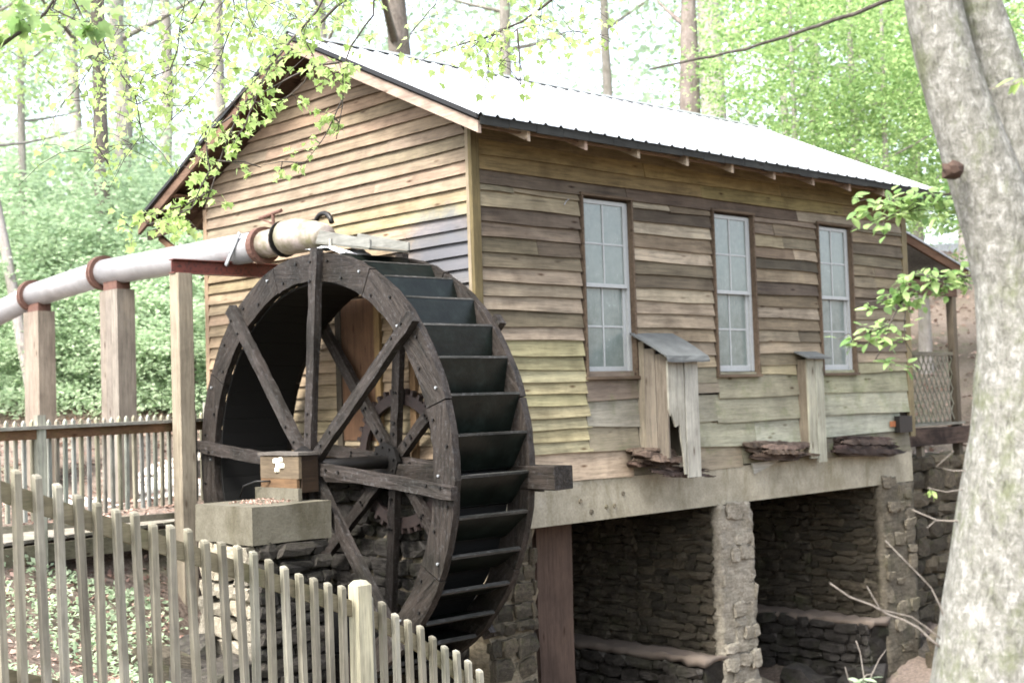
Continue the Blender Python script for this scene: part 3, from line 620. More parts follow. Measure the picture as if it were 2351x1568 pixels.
bx = empty('torn_board', ony((2065, 965), -.05), 'small dark torn board with orange patch at the wall corner', 'box')  # torn board with orange on it, drawn as a small dark box
p = ony((2072, 970), -.06); MB().box((p.x - .2, -.13, p.z - .14), (p.x + .16, -.045, p.z + .10)).build('torn_piece', DARKI, bx); MB().box((p.x - .34, -.07, p.z - .05), (p.x - .21, -.05, p.z + .03)).build('patch', simple('orange_patch', (.20, .075, .03)), bx)  # the torn board is drawn here in dark iron

# ------------------------------------------------------------------ water wheel
WC = Vector((0, 1.17, 3.40)); RO, RI = 2.22, 1.93; XF0, XF1, XB0, XB1 = -1.305, -1.225, -.335, -.255; TH = R(-5.5)
wheel = empty('water_wheel', (-.78, 1.17, 1.18), 'large dark wet wooden overshot waterwheel with eight spokes', 'waterwheel')
def wp(x, r, a): return Vector((x, WC.y + r * math.sin(a), WC.z + r * math.cos(a)))    # a=0 is up, +a towards +y (left in the picture)
def arc(x0, x1, r0, r1, a0, a1, n, wob=0):
    m = MB(); vs = []
    for i in range(n + 1):
        a = a0 + (a1 - a0) * i / n; w = random.uniform(-wob, wob); w2 = random.uniform(-wob, wob)
        vs += [wp(x0, r0 + w2, a), wp(x0, r1 + w, a), wp(x1, r1 + w, a), wp(x1, r0 + w2, a)]
    fs = [(i*4+k, (i+1)*4+k, (i+1)*4+(k+1) % 4, i*4+(k+1) % 4) for i in range(n) for k in range(4)] + [(0,1,2,3), (n*4+3, n*4+2, n*4+1, n*4)]
    return m.add(vs, fs)
bolt = MB().tube([(0, 0, 0), (-.018, 0, 0)], .015, 6).mesh('bolt', DARKI); boltp = MB().tube([(0, 0, 0), (-.016, 0, 0)], .014, 6).mesh('bolt', SHEET)
FEL = []
for q in range(3):
    fm = arc(0, .08, RI, RO, -math.pi / 8 + .003, math.pi / 8 - .003, 16, .009); fm.v = [tuple(Vector(v) - WC) for v in fm.v]; FEL.append(fm.mesh('felloe', WET))
for side, x0 in enumerate((XF0, XB0)):
    for k in range(8):
        a0 = TH + (k + 1) * math.pi / 4; f = inst('felloe', FEL[k % 3], wheel, WC + Vector((x0, 0, 0)), (-a0, 0, 0))
        if side == 0:
            for q in range(6):
                a = a0 + ((q + .5) / 6 - .5) * math.pi / 4; r = RI + (.07 if q % 2 else .21); inst('bolt', boltp if q % 3 == 0 else bolt, f, wp(x0, r, a))
NB = 36
m = MB(); a0, a1 = 0, 2 * math.pi / NB
bk = MB()
q = [wp(0, RI + .004, -.012) - WC, wp(0, RI + .05, .0) - WC, wp(0, RO - .012, .150) - WC]
t = .018
for (pa, pb) in ((q[0], q[1]), (q[1], q[2])):
    d = (pb - pa).normalized(); n = Vector((0, -d.z, d.y)) * t
    bk.add([(XF1 + .002, *(pa - n)[1:]), (XF1 + .002, *(pb - n)[1:]), (XF1 + .002, *(pb + n)[1:]), (XF1 + .002, *(pa + n)[1:]), (XB0 - .002, *(pa - n)[1:]), (XB0 - .002, *(pb - n)[1:]), (XB0 - .002, *(pb + n)[1:]), (XB0 - .002, *(pa + n)[1:])], [(0,1,2,3),(7,6,5,4),(0,4,5,1),(1,5,6,2),(2,6,7,3),(3,7,4,0)])
bkm = bk.mesh('bucket', BUCK)
lp = q[2]; lpm = MB().box((XF1 + .003, lp.y - .012, lp.z - .020), (XB0 - .003, lp.y + .012, lp.z + .020)).mesh('lip', wet_wood('worn_lip_wood', 0, (.03, .03, .026), (.16, .155, .14), kk=.4))
sb = arc(XF1 + .002, XB0 - .002, RI - .025, RI, -math.pi / NB + .001, math.pi / NB - .001, 2); sb.v = [tuple(Vector(v) - WC) for v in sb.v]; sbm = sb.mesh('sole_board', simple('soaked_black_wood', (.004, .004, .0035), .7))
for k in range(NB):
    a = TH + (k + .5) * 2 * math.pi / NB
    ob = inst('bucket', bkm, wheel, WC, (-a, 0, 0)); inst('lip', lpm, ob, WC, (-a, 0, 0)); inst('sole_board', sbm, wheel, WC, (-a, 0, 0))
SPK = [MB().beam((0, 0, .13), (0, 0, RO + .045), .125, .08, (1, 0, 0), 14, .006).mesh('spoke', WETS) for q in range(3)]
for x, s in ((XF0, -1), (XB1, 1)):
    for k in range(8):
        a = TH + k * math.pi / 4; x_ = x + s * .042
        sp = inst('spoke', SPK[k % 3], wheel, WC + Vector((x_, 0, 0)), (-a, 0, 0))
        if s < 0:
            for r in (.34, .55, 1.92, 2.12): inst('bolt', bolt, sp, wp(x - .083, r, a + .02))
        else:
            for r in (.30, .42, .75): inst('bolt', bolt, sp, wp(x - .0, r, a + .03)); inst('bolt', bolt, sp, wp(x - .0, r, a - .03))
for x in (XF0 - .09, XB0 + .02):
    hb = MB().tube([(x, WC.y, WC.z), (x - .05, WC.y, WC.z)], .22, 8).build('hub', DARKI, wheel)
    for k in range(8): inst('bolt', bolt, hb, wp(x - .05, .16, k * math.pi / 4 + .2))
MB().tube([(-1.62, WC.y, WC.z), (.35, WC.y, WC.z)], .075, 14).build('axle', DARKI, wheel, True)
# gear ring on the wall behind the wheel
gr = empty('gear_wheel', (-.13, .75, 3.35), 'rusty toothed iron gear ring behind the wheel hub', 'gear')
GC = Vector((-.13, WC.y, WC.z)); m = MB()
for k in range(40):
    a = k * 2 * math.pi / 40; a2 = a + 2 * math.pi / 40
    ps = [wp(-.15, .62, a), wp(-.15, .74, a), wp(-.15, .74, a2), wp(-.15, .62, a2)]; m.add(ps + [p + Vector((.05, 0, 0)) for p in ps], [(0,1,2,3),(7,6,5,4),(1,5,6,2),(0,3,7,4)])
GEARM = metal('old_gear_iron', (.03, .018, .015), .7, .2, .4, (.015, .011, .01)); m.build('rim', GEARM, gr); tm = MB().box((-.03, -.02, 0), (.03, .02, .06)).mesh('tooth', GEARM)
for k in range(40):
    a = k * 2 * math.pi / 40; inst('tooth', tm, gr, wp(-.125, .735, a), (-a, 0, 0))

# ------------------------------------------------------------------ wheel pier with bearing box
pier = empty('bearing_pier', (-1.9, 1.2, .9), 'short stone pier with square concrete cap in front of the waterwheel', 'pier')
rough_block('concrete_cap', (-2.36, .70, 2.71), (-1.43, 1.74, 3.075), CONCW, .006, pier, .3)
pr = rough_block('rubble_core', (-2.25, .80, .5), (-1.5, 1.68, 2.70), MORTD, .03, pier)
course(pr, ROCKSD, -2.30, -1.46, 1.0, 2.66, .76, 0, .10, .18, .18, .42, .14); course(pr, ROCKSL, .78, 1.70, 1.0, 2.68, -2.28, 1, .14, .24, .22, .45, .14)
_rs = np.random.RandomState(9); _c = np.column_stack([_rs.uniform(-2.2, -1.7, 160), _rs.uniform(.85, 1.5, 160), _rs.uniform(3.082, 3.10, 160)])
tag(inst('leaf_debris', leafcloud('leaf_debris', _c, .035, 2.0, LF_L, rs=_rs), pier), kind='stuff')
bb = empty('bearing_box', (-1.6, 1.25, 3.08), 'small brown wooden bearing box on the concrete pier cap', 'box')
part('side_board', (-1.62, .92, 3.16), (-1.42, .945, 3.53), WX, (.035, .02, .011), bb); part('end_board', (-1.655, .925, 3.30), (-1.62, 1.62, 3.525), WY, (.17, .125, .085), bb); part('end_board', (-1.665, .95, 3.195), (-1.63, 1.60, 3.297), WY, (.19, .11, .06), bb); part('lid', (-1.67, .905, 3.535), (-1.41, 1.645, 3.565), WY, (.17, .145, .13), bb)
part('base_plate', (-1.70, .88, 3.08), (-1.655, 1.66, 3.205), CONCW, None, bb); part('side_board', (-1.62, 1.6, 3.16), (-1.42, 1.625, 3.53), WX, (.035, .02, .011), bb)
MB().tube([(-1.67, 1.42, 3.27), (-1.76, 1.55, 3.27), (-1.80, 1.72, 3.22), (-1.80, 1.80, 3.1)], .010, 6).build('hose', DARKI, bb, True)
for dy, dz in ((0, 0), (.05, .04), (-.04, .05), (-.07, -.01), (.02, -.05)): inst('fungus', rock_mesh('fungus', 77, .03, .06, .05, PAPER), bb, (-1.66, 1.28 + dy, 3.44 + dz))

# ------------------------------------------------------------------ penstock pipe, posts, steel beam
pp = empty('penstock_pipe', (-.75, 6.0, 5.76), 'long grey iron water pipe with bolted rusty flanges above the railing', 'pipe')
PX, PZ, PR_ = -.75, 5.95, .18
def seg(y0, y1, z0, z1, r=PR_): return MB().tube([(PX, y0, z0), (PX, (y0+y1)/2, (z0+z1)/2), (PX, y1, z1)], r, 24).build('pipe_section', PIPE, pp, True)
seg(2.86, 6.80, 5.92, 5.965); seg(6.80, 9.05, 5.965, 5.83); seg(9.05, 13.5, 5.83, 5.2)
bl = MB().tube([(0, -.05, 0), (0, .05, 0)], .018, 6).mesh('flange_bolt', RUST)
for y, z in ((6.80, 5.965), (9.05, 5.83), (2.84, 5.92)):
    f = MB()
    if y > 4: f.tube([(PX, y-.055, z), (PX, y-.01, z)], .238, 24); f.tube([(PX, y+.01, z), (PX, y+.055, z)], .238, 24)
    else: f.tube([(PX, y-.05, z), (PX, y+.05, z)], .215, 24)
    f = f.build('flange', RUST, pp)
    if y > 4:
        for k in range(14): a = k * 2 * math.pi / 14; inst('flange_bolt', bl, f, (PX + .212 * math.cos(a), y, z + .212 * math.sin(a)))
MB().tube([(PX, 2.80, 5.925), (PX, 2.60, 5.93), (PX, 2.42, 5.94)], [.165, .16, .165], 18).build('valve_body', ELBOW, pp, True)
MB().tube([(PX, 2.40, 5.95), (PX, 2.34, 5.955), (PX, 2.15, 5.95), (PX, 1.92, 5.93), (PX, 1.70, 5.90), (PX, 1.62, 5.87)], [.16, .20, .198, .178, .155, .14], 20).build('elbow', ELBOW, pp, True)
MB().tube([(PX, 2.42, 5.945), (PX, 2.40, 5.945)], .212, 20).build('gasket', DARKI, pp)
MB().tube([(PX, 2.62, 6.08), (PX, 2.62, 6.27)], .02, 8).build('valve_stem', RUST, pp); MB().tube([(PX, 2.45, 6.28), (PX, 2.9, 6.24)], .022, 8).build('valve_handle', RUST, pp); MB().tube([(PX, 2.9, 6.24), (PX, 2.66, 6.16)], .012, 6).build('valve_handle', RUST, pp)
MB().beam((PX - .18, 3.05, 6.08), (PX - .22, 3.30, 5.72), .02, .045).build('strap', SHEET, pp)
MB().tube([(PX + .22, 1.95 + .17 * math.cos(a), 6.03 + .17 * math.sin(a)) for a in np.linspace(.1, 2.9, 9)], .03, 8).build('hose_loop', DARKI, pp, True)
tr = empty('wooden_trough', (-.75, 1.4, 5.8), 'short sloping grey wooden trough spilling water onto the wheel', 'trough')
def slab(pts, dx0, dx1, nm, c): MB().add([(PX+dx0, y, z) for y, z in pts] + [(PX+dx1, y, z) for y, z in pts], [(3,2,1,0),(4,5,6,7),(0,1,5,4),(1,2,6,5),(2,3,7,6),(3,0,4,7)]).build(nm, WY, tr, color=c)
for dx in (-.27, .24): slab([(1.42, 5.79), (.48, 5.625), (.48, 5.71), (1.34, 5.905)], dx, dx + .025, 'side_board', (.30, .29, .27))
slab([(1.42, 5.77), (.50, 5.605), (.50, 5.624), (1.42, 5.789)], -.27, .265, 'floor_board', (.16, .15, .13)); slab([(1.16, 5.70), (1.12, 5.70), (1.12, 5.79), (1.16, 5.79)], -.29, -.272, 'cleat', (.35, .33, .3))
wm = MB(); vs = []
for i in range(10):
    t = i / 9; 
    for k in range(7):
        u = k / 6 - .5; vs.append((PX - .20 + u * .50 + random.uniform(-.02, .02), 1.38 - .62 * t + random.uniform(-.03, .03), 5.70 - .06 * t - .12 * max(0, t - .5) + random.uniform(-.02, .03)))
wm.add(vs, [(i*7+k, (i+1)*7+k, (i+1)*7+k+1, i*7+k+1) for i in range(9) for k in range(6)]); wm.build('water', FOAM, None, True); tag(bpy.data.objects['water'], 'white foaming water running out of the trough onto the wheel', 'water')
def pipe_post(y, zt, w, label, cols):
    b = H(PX, y); o = empty('pipe_post', (PX, y, b), label, 'post', 'timber posts under the water pipe')
    x0 = PX - w / 2
    for k in range(3): part('timber', (PX - .13 , y - w/2 + k * w/3 + .002, b - .2), (PX + .13, y - w/2 + (k+1) * w/3 - .002, zt - .26), WZ, cols[k], o)
    part('steel_saddle', (PX - .10, y - w*.38, zt - .26), (PX + .10, y + w*.38, zt - .13), RUST, None, o)
pipe_post(8.85, 5.83, .50, 'leftmost reddish timber post under the far pipe flange', [(.34, .275, .225), (.37, .29, .24), (.32, .26, .215)]); pipe_post(6.42, 5.95, .50, 'grey brown timber post under the near pipe flange', [(.31, .265, .23), (.28, .235, .205), (.32, .265, .225)])
yb = 3.42; ib = MB(); bp = onx((403, 597), -1.55)
ZB = 5.62
ib.box((-1.62, yb - .06, ZB + .145), (-.02, yb + .06, ZB + .157)); ib.box((-1.62, yb - .06, ZB - .008), (-.02, yb + .06, ZB + .004)); ib.box((-1.62, yb - .006, ZB + .0041), (-.02, yb + .006, ZB + .1449))
tag(ib.build('steel_beam', REDST), 'red rusty steel beam running from the timber post to the wall under the pipe', 'beam')
sp_ = empty('support_post', (-1.5, 3.42, H(-1.5, 3.42)), 'tall square tan timber post holding the red steel beam', 'post')
MB().beam((-1.50, 3.42, .9), (-1.50, 3.42, ZB - .009), .20, .19, (0, 1, 0), 6, .003, .06).build('timber', WZ, sp_, color=(.36, .295, .225))

# ------------------------------------------------------------------ fences
nf_ = empty('picket_fence', (-5.6, -4.5, 1.9), 'weathered near picket fence running downhill in front of the wheel', 'fence')
FA, FB = Vector((-7.10, -4.645, 0)), Vector((-3.90, -4.30, 0))
def ftop(x): # picket tops follow the slope of the ground
    t = (x + 6.968) / (6.968 - 4.961); return 3.775 - .775 * t - (0.72 * (t - .9) ** 2 if t > .9 else 0)
pk = MB(); pk.add([(-.0165, -.0165, -1.35), (.0165, -.0165, -1.35), (.0165, .0165, -1.35), (-.0165, .0165, -1.35), (-.0165, -.0165, -.02), (.0165, -.0165, -.02), (.0165, .0165, -.004), (-.0165, .0165, -.004), (-.0135, -.011, -.008), (.0135, -.011, -.008), (.0135, .0135, 0), (-.0135, .0135, 0)],
 [(3,2,1,0)] + [(k, (k+1)%4, 4+(k+1)%4, 4+k) for k in range(4)] + [(4+k, 4+(k+1)%4, 8+(k+1)%4, 8+k) for k in range(4)] + [(8,9,10,11)])
pkm = pk.mesh('picket', WZP); n = 36; fdir = (FB - FA).normalized(); ang = math.atan2(fdir.y, fdir.x)
i = 0; x = -7.06
while x < -3.2:
    t = (x - FA.x) / (FB.x - FA.x); y = FA.y + (FB.y - FA.y) * t
    if abs(x + 4.955) > .055:
        k = random.uniform(.9, 1.08); inst('picket', pkm, nf_, (x, y, ftop(x) + random.uniform(-.02, .02)), (random.uniform(-.02, .02), random.uniform(-.025, .02) - .02, ang + random.uniform(-.06, .06)), None, tuple(v * k for v in random.choice([(.44, .40, .33), (.42, .38, .31), (.34, .30, .235), (.38, .35, .285), (.31, .275, .22)])))
    x += .0985
def rail(name, dz, h, yoff, c, a=-7.2, b=-3.2):
    m = MB(); nseg = 20; pts = [a + (b - a) * i / nseg for i in range(nseg + 1)]; vs = []
    for x in pts:
        y = FA.y + (FB.y - FA.y) * (x - FA.x) / (FB.x - FA.x) + yoff; z = ftop(x) + dz
        vs += [(x, y - .018, z - h), (x, y + .018, z - h), (x, y + .018, z), (x, y - .018, z)]
    m.add(vs, [(i*4+k, i*4+(k+1) % 4, (i+1)*4+(k+1) % 4, (i+1)*4+k) for i in range(nseg) for k in range(4)] + [(3,2,1,0), (nseg*4, nseg*4+1, nseg*4+2, nseg*4+3)])
    return m.build(name, WXP, nf_, color=c)
rail('rail', -.06, .09, .042, (.38, .32, .215)); rail('rail', -.86, .09, .042, (.36, .3, .2))
fp = MB(); xp, yp = -4.955, -4.41; zt = 3.03
fp.box((xp - .045, yp - .045, .9), (xp + .045, yp + .045, zt)); fp.add([(xp-.045, yp-.045, zt), (xp+.045, yp-.045, zt), (xp+.045, yp+.045, zt), (xp-.045, yp+.045, zt), (xp-.025, yp-.025, zt+.025), (xp+.025, yp-.025, zt+.025), (xp+.025, yp+.025, zt+.025), (xp-.025, yp+.025, zt+.025)], [(0,1,5,4),(1,2,6,5),(2,3,7,6),(3,0,4,7),(4,5,6,7)])
fp.build('post', WZP, nf_, color=(.50, .45, .33))
ff = empty('walkway_railing', (-2.5, 3.4, 2.75), 'far walkway railing with flat cap rail and thin pickets left of the wheel', 'railing')
A2, B2 = Vector((-5.6, 2.55, 0)), Vector((-.95, 3.83, 0)); d2 = (B2 - A2).normalized(); a2 = math.atan2(d2.y, d2.x)
MB().beam(A2 + Vector((0, 0, 3.885)), B2 + Vector((0, 0, 3.915)), .14, .035, seg=4).build('cap_rail', WXP, ff, color=(.46, .42, .37))
nrm = Vector((-d2.y, d2.x, 0))
MB().beam(A2 - nrm * .0 + Vector((0, 0, 3.815)), B2 + Vector((0, 0, 3.845)), .04, .10, seg=4).build('rail', WXP, ff, color=(.24, .13, .075)); MB().beam(A2 + Vector((0, 0, 2.93)), B2 + Vector((0, 0, 2.80)), .05, .07, seg=4).build('rail', WXP, ff, color=(.40, .34, .26))
pk2 = MB().add([(-.018, -.018, -1.05), (.018, -.018, -1.05), (.018, .018, -1.05), (-.018, .018, -1.05), (-.018, -.018, -.03), (.018, -.018, -.03), (.018, .018, -.03), (-.018, .018, -.03), (0, -.010, 0), (0, .010, 0)], [(0,3,2,1)] + [(k, (k+1) % 4, 4+(k+1) % 4, 4+k) for k in range(4)] + [(4,5,8),(5,6,9,8),(6,7,9),(7,4,8,9)]).mesh('picket', WZP)
ln = (B2 - A2).length; s = .05
while s < ln - .02:
    p = A2 + d2 * s + nrm * .075; inst('picket', pk2, ff, (p.x, p.y, 3.965 + .03 * s / ln + random.uniform(-.006, .006)), (random.uniform(-.01, .01), random.uniform(-.012, .012), a2), None, jit(random.choice([(.45, .42, .36), (.40, .35, .27), (.47, .45, .41)]), .08)); s += .108
for v, d, z1 in (((92, 940), 13.95, 4.03),):
    p = ond(v, d); q = A2 + d2 * ((p - A2).dot(d2)); MB().beam((q.x, q.y, 2.2), (q.x, q.y, z1), .10, .10, (1, 0, 0), bev=.08).build('post', WZP, ff, color=(.47, .45, .38))
q = A2 + d2 * (ln - .02) - nrm * .03; MB().beam((q.x, q.y, 2.2), (q.x, q.y, 4.12), .09, .09, (1, 0, 0), bev=.08).build('post', WZP, ff, color=(.55, .52, .46))
# walkway deck and stringers behind the railing
wd = empty('plank_walkway', (-2.5, 4.2, 2.6), 'low plank walkway behind the far railing', 'walkway')
for k in range(24):
    p = A2 + d2 * (k * .2 + .1) + nrm * .75; MB().beam(p - nrm * .62, p + nrm * .62, .19, .035).build('deck_board', WY, wd, color=jit((.40, .36, .30), .1)).location.z = 2.72 - .002 * (k % 2)
for off in (.06,): MB().beam(A2 + nrm * off + Vector((0, 0, 2.60)), B2 + nrm * off + Vector((0, 0, 2.57)), .04, .19).build('stringer', WX, wd, color=(.22, .19, .13))

# ------------------------------------------------------------------ porch and far-end woodwork
po = empty('lean_to_porch', (10.2, 2.0, 2.6), 'shadowed lean-to porch with lattice at the far end of the mill', 'porch')
def pz(x): return 6.72 - .255 * (x - 8.7)
MB().add([(8.72, .45, pz(8.72)), (11.7, .45, pz(11.7)), (11.7, 5.2, pz(11.7)), (8.72, 5.2, pz(8.72)), (8.72, .45, pz(8.72)-.03), (11.7, .45, pz(11.7)-.03), (11.7, 5.2, pz(11.7)-.03), (8.72, 5.2, pz(8.72)-.03)], [(0,1,2,3),(7,6,5,4),(0,4,5,1),(1,5,6,2),(2,6,7,3)]).build('roof', SHEET, po)
for k in range(4): y = .5 + k * 1.5; MB().beam((8.75, y, pz(8.75)-.10), (11.6, y, pz(11.6)-.10), .05, .13).build('rafter', WX, po, color=(.16, .085, .05))
MB().beam((11.25, .5, pz(11.2)-.26), (11.25, 5.1, pz(11.2)-.26), .1, .18).build('header', WY, po, color=(.15, .09, .06)); MB().beam((8.8, .56, 5.62), (11.3, .56, 5.62), .05, .24).build('header', WX, po, color=(.13, .075, .05))
for y in (.6, 5.0): MB().beam((11.2, y, 2.5), (11.2, y, pz(11.2)-.35), .12, .12, (1, 0, 0)).build('post', WZ, po, color=(.14, .11, .08))
for k in range(8): part('deck_board', (8.75, .5 + k * .3, 3.40), (11.3, .79 + k * .3, 3.44), WX, jit((.3, .28, .22)), po)
MB().beam((8.9, .52, 3.25), (11.8, .52, 3.22), .14, .28, seg=5, wob=.012).build('beam', ROT, po, color=(.10, .065, .05)); MB().beam((9.9, .55, 2.5), (9.9, .55, 3.1), .1, .1, (1, 0, 0)).build('post', WZ, po, color=(.25, .2, .15))
lt = empty('lattice', (10.2, .6, 3.5)); attach(lt, po); lt.location = (10.2, .6, 3.5)
for k in range(-6, 17):
    for sgn in (-1, 1):
        x = 9.0 + k * .15; a, b = [x, 3.45], [x + 1.08 * .62, 4.53]
        pts = []
        for (xx, zz) in ((a[0], a[1]), (b[0], b[1])): pts.append([xx if sgn > 0 else 9.0 + 11.14 - xx - .0, zz])
        (xa, za), (xb, zb) = pts
        def clip(xa, za, xb, zb, lim, side):
            if (xa - lim) * side < 0 and (xb - lim) * side < 0: return None
            if (xa - lim) * side < 0: t = (lim - xa) / (xb - xa); xa, za = lim, za + (zb - za) * t
            if (xb - lim) * side < 0: t = (lim - xa) / (xb - xa); xb, zb = lim, za + (zb - za) * t
            return xa, za, xb, zb
        r_ = clip(xa, za, xb, zb, 9.0, 1)
        if r_: r_ = clip(*r_, 11.12, -1)
        if r_ and math.hypot(r_[2]-r_[0], r_[3]-r_[1]) > .08: 
            sl_ = MB().beam((r_[0], .60 + .006 * sgn, r_[1]), (r_[2], .60 + .006 * sgn, r_[3]), .01, .028, (0, 0, 1)).build('slat', WXP, None, color=(.27, .25, .2)); sl_.parent = lt; sl_.matrix_parent_inverse = Matrix.Translation(-Vector((10.2, .6, 3.5)))
MB().beam((8.9, .60, 4.56), (11.14, .60, 4.56), .05, .06).build('rail', WXP, po, color=(.22, .19, .15))
rw = empty('stone_bank', (9.6, .4, 1.2), 'mossy tumbled stone retaining bank right of the last pier', 'stone wall')
rwb = rough_block('rubble_core', (8.75, .35, .2), (12.5, 1.2, 2.85), MORT, .08, rw, .3)
course(rwb, ROCKS, 8.78, 11.5, .4, 2.85, .33, 0, .16, .32, .3, .7, .22)
flush()
# creek bed rubble in the openings and by the wheel
rocksm = [rock_mesh('boulder', 60 + i, 1, 1, 1, (STONE, STONED, MORT)[i % 3], .28) for i in range(6)]
for (x, y, s, lb) in ((1.7, .5, .5, 'mud-capped boulder inside the left opening'), (2.5, .8, .7, 'broad flat boulder inside the left opening'), (3.3, .2, .5, 'boulder against the middle pier foot'), (4.2, -.3, .55, 'pale boulder in front of the middle pier'), (5.6, .9, .6, 'dark boulder inside the right opening'), (6.6, .6, .55, 'long boulder at the back of the right opening'), (7.4, .2, .5, 'boulder against the right pier foot'), (.3, -.35, .6, 'boulder at the left pier foot'), (-2.7, .9, .6, 'pale rock beside the bearing pier'), (-2.6, 1.55, .55, 'whitish rock leaning on the bearing pier'), (-2.75, .35, .5, 'grey rock in front of the bearing pier'), (-3.1, 1.2, .45, 'half buried rock on the bank left of the pier'), (8.6, -.7, .7, 'boulder below the stone bank'), (9.3, -.4, .6, 'mossy boulder at the end of the creek bed'), (8.9, -.1, .5, 'small boulder wedged beside the right pier'), (9.7, -.9, .8, 'big boulder hidden partly by the near trunk'), (8.2, -1.3, .6, 'low boulder in front of the right pier'), (9.0, -1.5, .7, 'wide boulder in the creek bed by the near trunk'), (10.2, -.2, .7, 'rough boulder under the porch beam')):
    tag(inst('boulder', random.choice(rocksm), None, (x, y, H(x, y) + s * .22), (random.uniform(-.3, .3), random.uniform(-.3, .3), random.uniform(0, 6)), (s * 1.3, s, s * .75)), lb, 'rock', 'rocks in the creek bed')

# ------------------------------------------------------------------ vegetation
def crown_pts(nclump, per, rx, rz, seed, clump=.16, flat=.5, hollow=.35, shape=1.0):
    rs = np.random.RandomState(seed); c = rs.normal(size=(nclump, 3)); c /= np.linalg.norm(c, axis=1)[:, None]
    r = (hollow + (1 - hollow) * rs.uniform(0, 1, nclump) ** .6)[:, None]; c = c * r; c[:, 0:2] *= rx * (1 - .25 * shape * (c[:, 2:3] > 0) * c[:, 2:3]); c[:, 2] *= rz
    o = rs.normal(size=(nclump, per, 3)) * np.array([1, 1, flat]) * clump * rx * rs.uniform(.5, 1.4, (nclump, 1, 1))
    return (c[:, None, :] + o).reshape(-1, 3)
CROWN = {}
def crown(kind, i):
    k = (kind, i)
    if k not in CROWN:
        if kind == 'bright': CROWN[k] = leafcloud('crown', crown_pts(190, 50, 1, 1, 100+i, .12, .40), .036, .8, LF_G)
        elif kind == 'yellow': CROWN[k] = leafcloud('crown', crown_pts(130, 48, 1, 1, 200+i, .13, .45), .034, .8, LF_Y)
        elif kind == 'dark': CROWN[k] = leafcloud('crown', crown_pts(150, 46, 1, 1, 300+i, .11, .7), .028, .2, LF_D, aspect=2.4)
        elif kind == 'blue': CROWN[k] = leafcloud('crown', crown_pts(170, 52, 1, 1, 400+i, .11, .55), .034, .5, LF_B)
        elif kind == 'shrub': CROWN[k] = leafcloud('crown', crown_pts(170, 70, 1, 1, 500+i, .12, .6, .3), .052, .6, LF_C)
    return CROWN[k]
def limbs(m, base, top, r, n, reach, rs, z0=.35):
    base = Vector(base); top = Vector(top)
    for k in range(n):
        t = z0 + (1 - z0) * (k + rs.uniform(0, 1)) / n * .95; p = base.lerp(top, t); a = rs.uniform(0, 6.28); l = reach * rs.uniform(.6, 1.1) * (1.15 - t * .6); rr = r * (1 - t * .75) * .45
        d = Vector((math.cos(a), math.sin(a), rs.uniform(.15, .7))); pts = [p + d * l * q + Vector((0, 0, l * .12 * q * q)) for q in (0, .33, .66, 1)]; m.tube(pts, [rr, rr * .75, rr * .5, rr * .15], 5, False)
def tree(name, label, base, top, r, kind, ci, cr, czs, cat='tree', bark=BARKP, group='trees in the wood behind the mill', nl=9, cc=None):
    base = Vector(base); top = Vector(top); rs = np.random.RandomState(int(abs(base.x * 97 + base.y * 13)) + ci)
    o = empty(name, base, label, cat, group); m = MB(); n = 8
    m.tube([base - Vector((0, 0, .3))] + [base.lerp(top, i / n) + Vector((rs.uniform(-.04, .04), rs.uniform(-.04, .04), 0)) * (r * 8) * (i > 0) for i in range(n + 1)], [r * 1.25] + [r * (1 - .72 * i / n) * (1.12 if i == 0 else 1) for i in range(n + 1)], 9, True, .05)
    limbs(m, base, top, r, nl, cr * 1.0, rs)
    m.build('trunk', bark, o, True)
    if kind:
        c = cc or base.lerp(top, .72); inst('crown', crown(kind, ci % 3), o, c, (0, 0, rs.uniform(0, 6.28)), (cr, cr, cr * czs))
    return o
def gtree(v, d, h, r, kind, ci, cr, czs, label, **kw):
    """tree whose trunk stands on bearing v (picture x) at distance d"""
    p = ond((v, 900), d); z = H(p.x, p.y); return tree(kw.pop('name', 'tree'), label, (p.x, p.y, z), (p.x + kw.pop('lx', 0), p.y + kw.pop('ly', 0), z + h), r, kind, ci, cr, czs, **kw)
# left and middle background
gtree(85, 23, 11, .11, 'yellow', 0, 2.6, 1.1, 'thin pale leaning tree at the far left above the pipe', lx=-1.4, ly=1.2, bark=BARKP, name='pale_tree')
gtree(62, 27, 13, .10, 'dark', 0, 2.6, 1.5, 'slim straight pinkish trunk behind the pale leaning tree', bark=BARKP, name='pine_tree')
gtree(243, 27, 15, .19, 'dark', 1, 3.1, 1.4, 'dark straight pine trunk left of the gable eave', name='pine_tree', bark=BARK)
gtree(292, 31, 16, .24, 'dark', 2, 3.4, 1.4, 'second pine trunk just right of the dark straight one', name='pine_tree')
gtree(180, 40, 17, .22, 'dark', 0, 4.4, 1.5, 'tall pine deep in the wood left of the roof', name='pine_tree')
gtree(395, 42, 17, .22, 'dark', 1, 4.2, 1.5, 'tall pine showing above the left roof edge', name='pine_tree')
gtree(520, 36, 15, .2, 'blue', 1, 4.2, 1.2, 'broad green tree behind the gable peak', name='broadleaf_tree')
gtree(-90, 26, 13, .2, 'blue', 2, 3.6, 1.3, 'leafy tree standing half outside the left edge', name='broadleaf_tree')
gtree(930, 32, 18, .38, 'yellow', 1, 5.0, .9, 'thick dark trunk rising behind the roof left of the hanging branch', name='broadleaf_tree', bark=BARK)
gtree(760, 46, 18, .25, 'dark', 2, 4.6, 1.3, 'pine behind the ridge right of the gable peak', name='pine_tree')
gtree(1190, 40, 18, .24, 'blue', 0, 5.2, 1.1, 'slender tree over the middle of the roof', name='broadleaf_tree')
gtree(1420, 46, 19, .22, 'blue', 1, 5.4, 1.2, 'hazy green tree far behind the roof middle', name='broadleaf_tree')
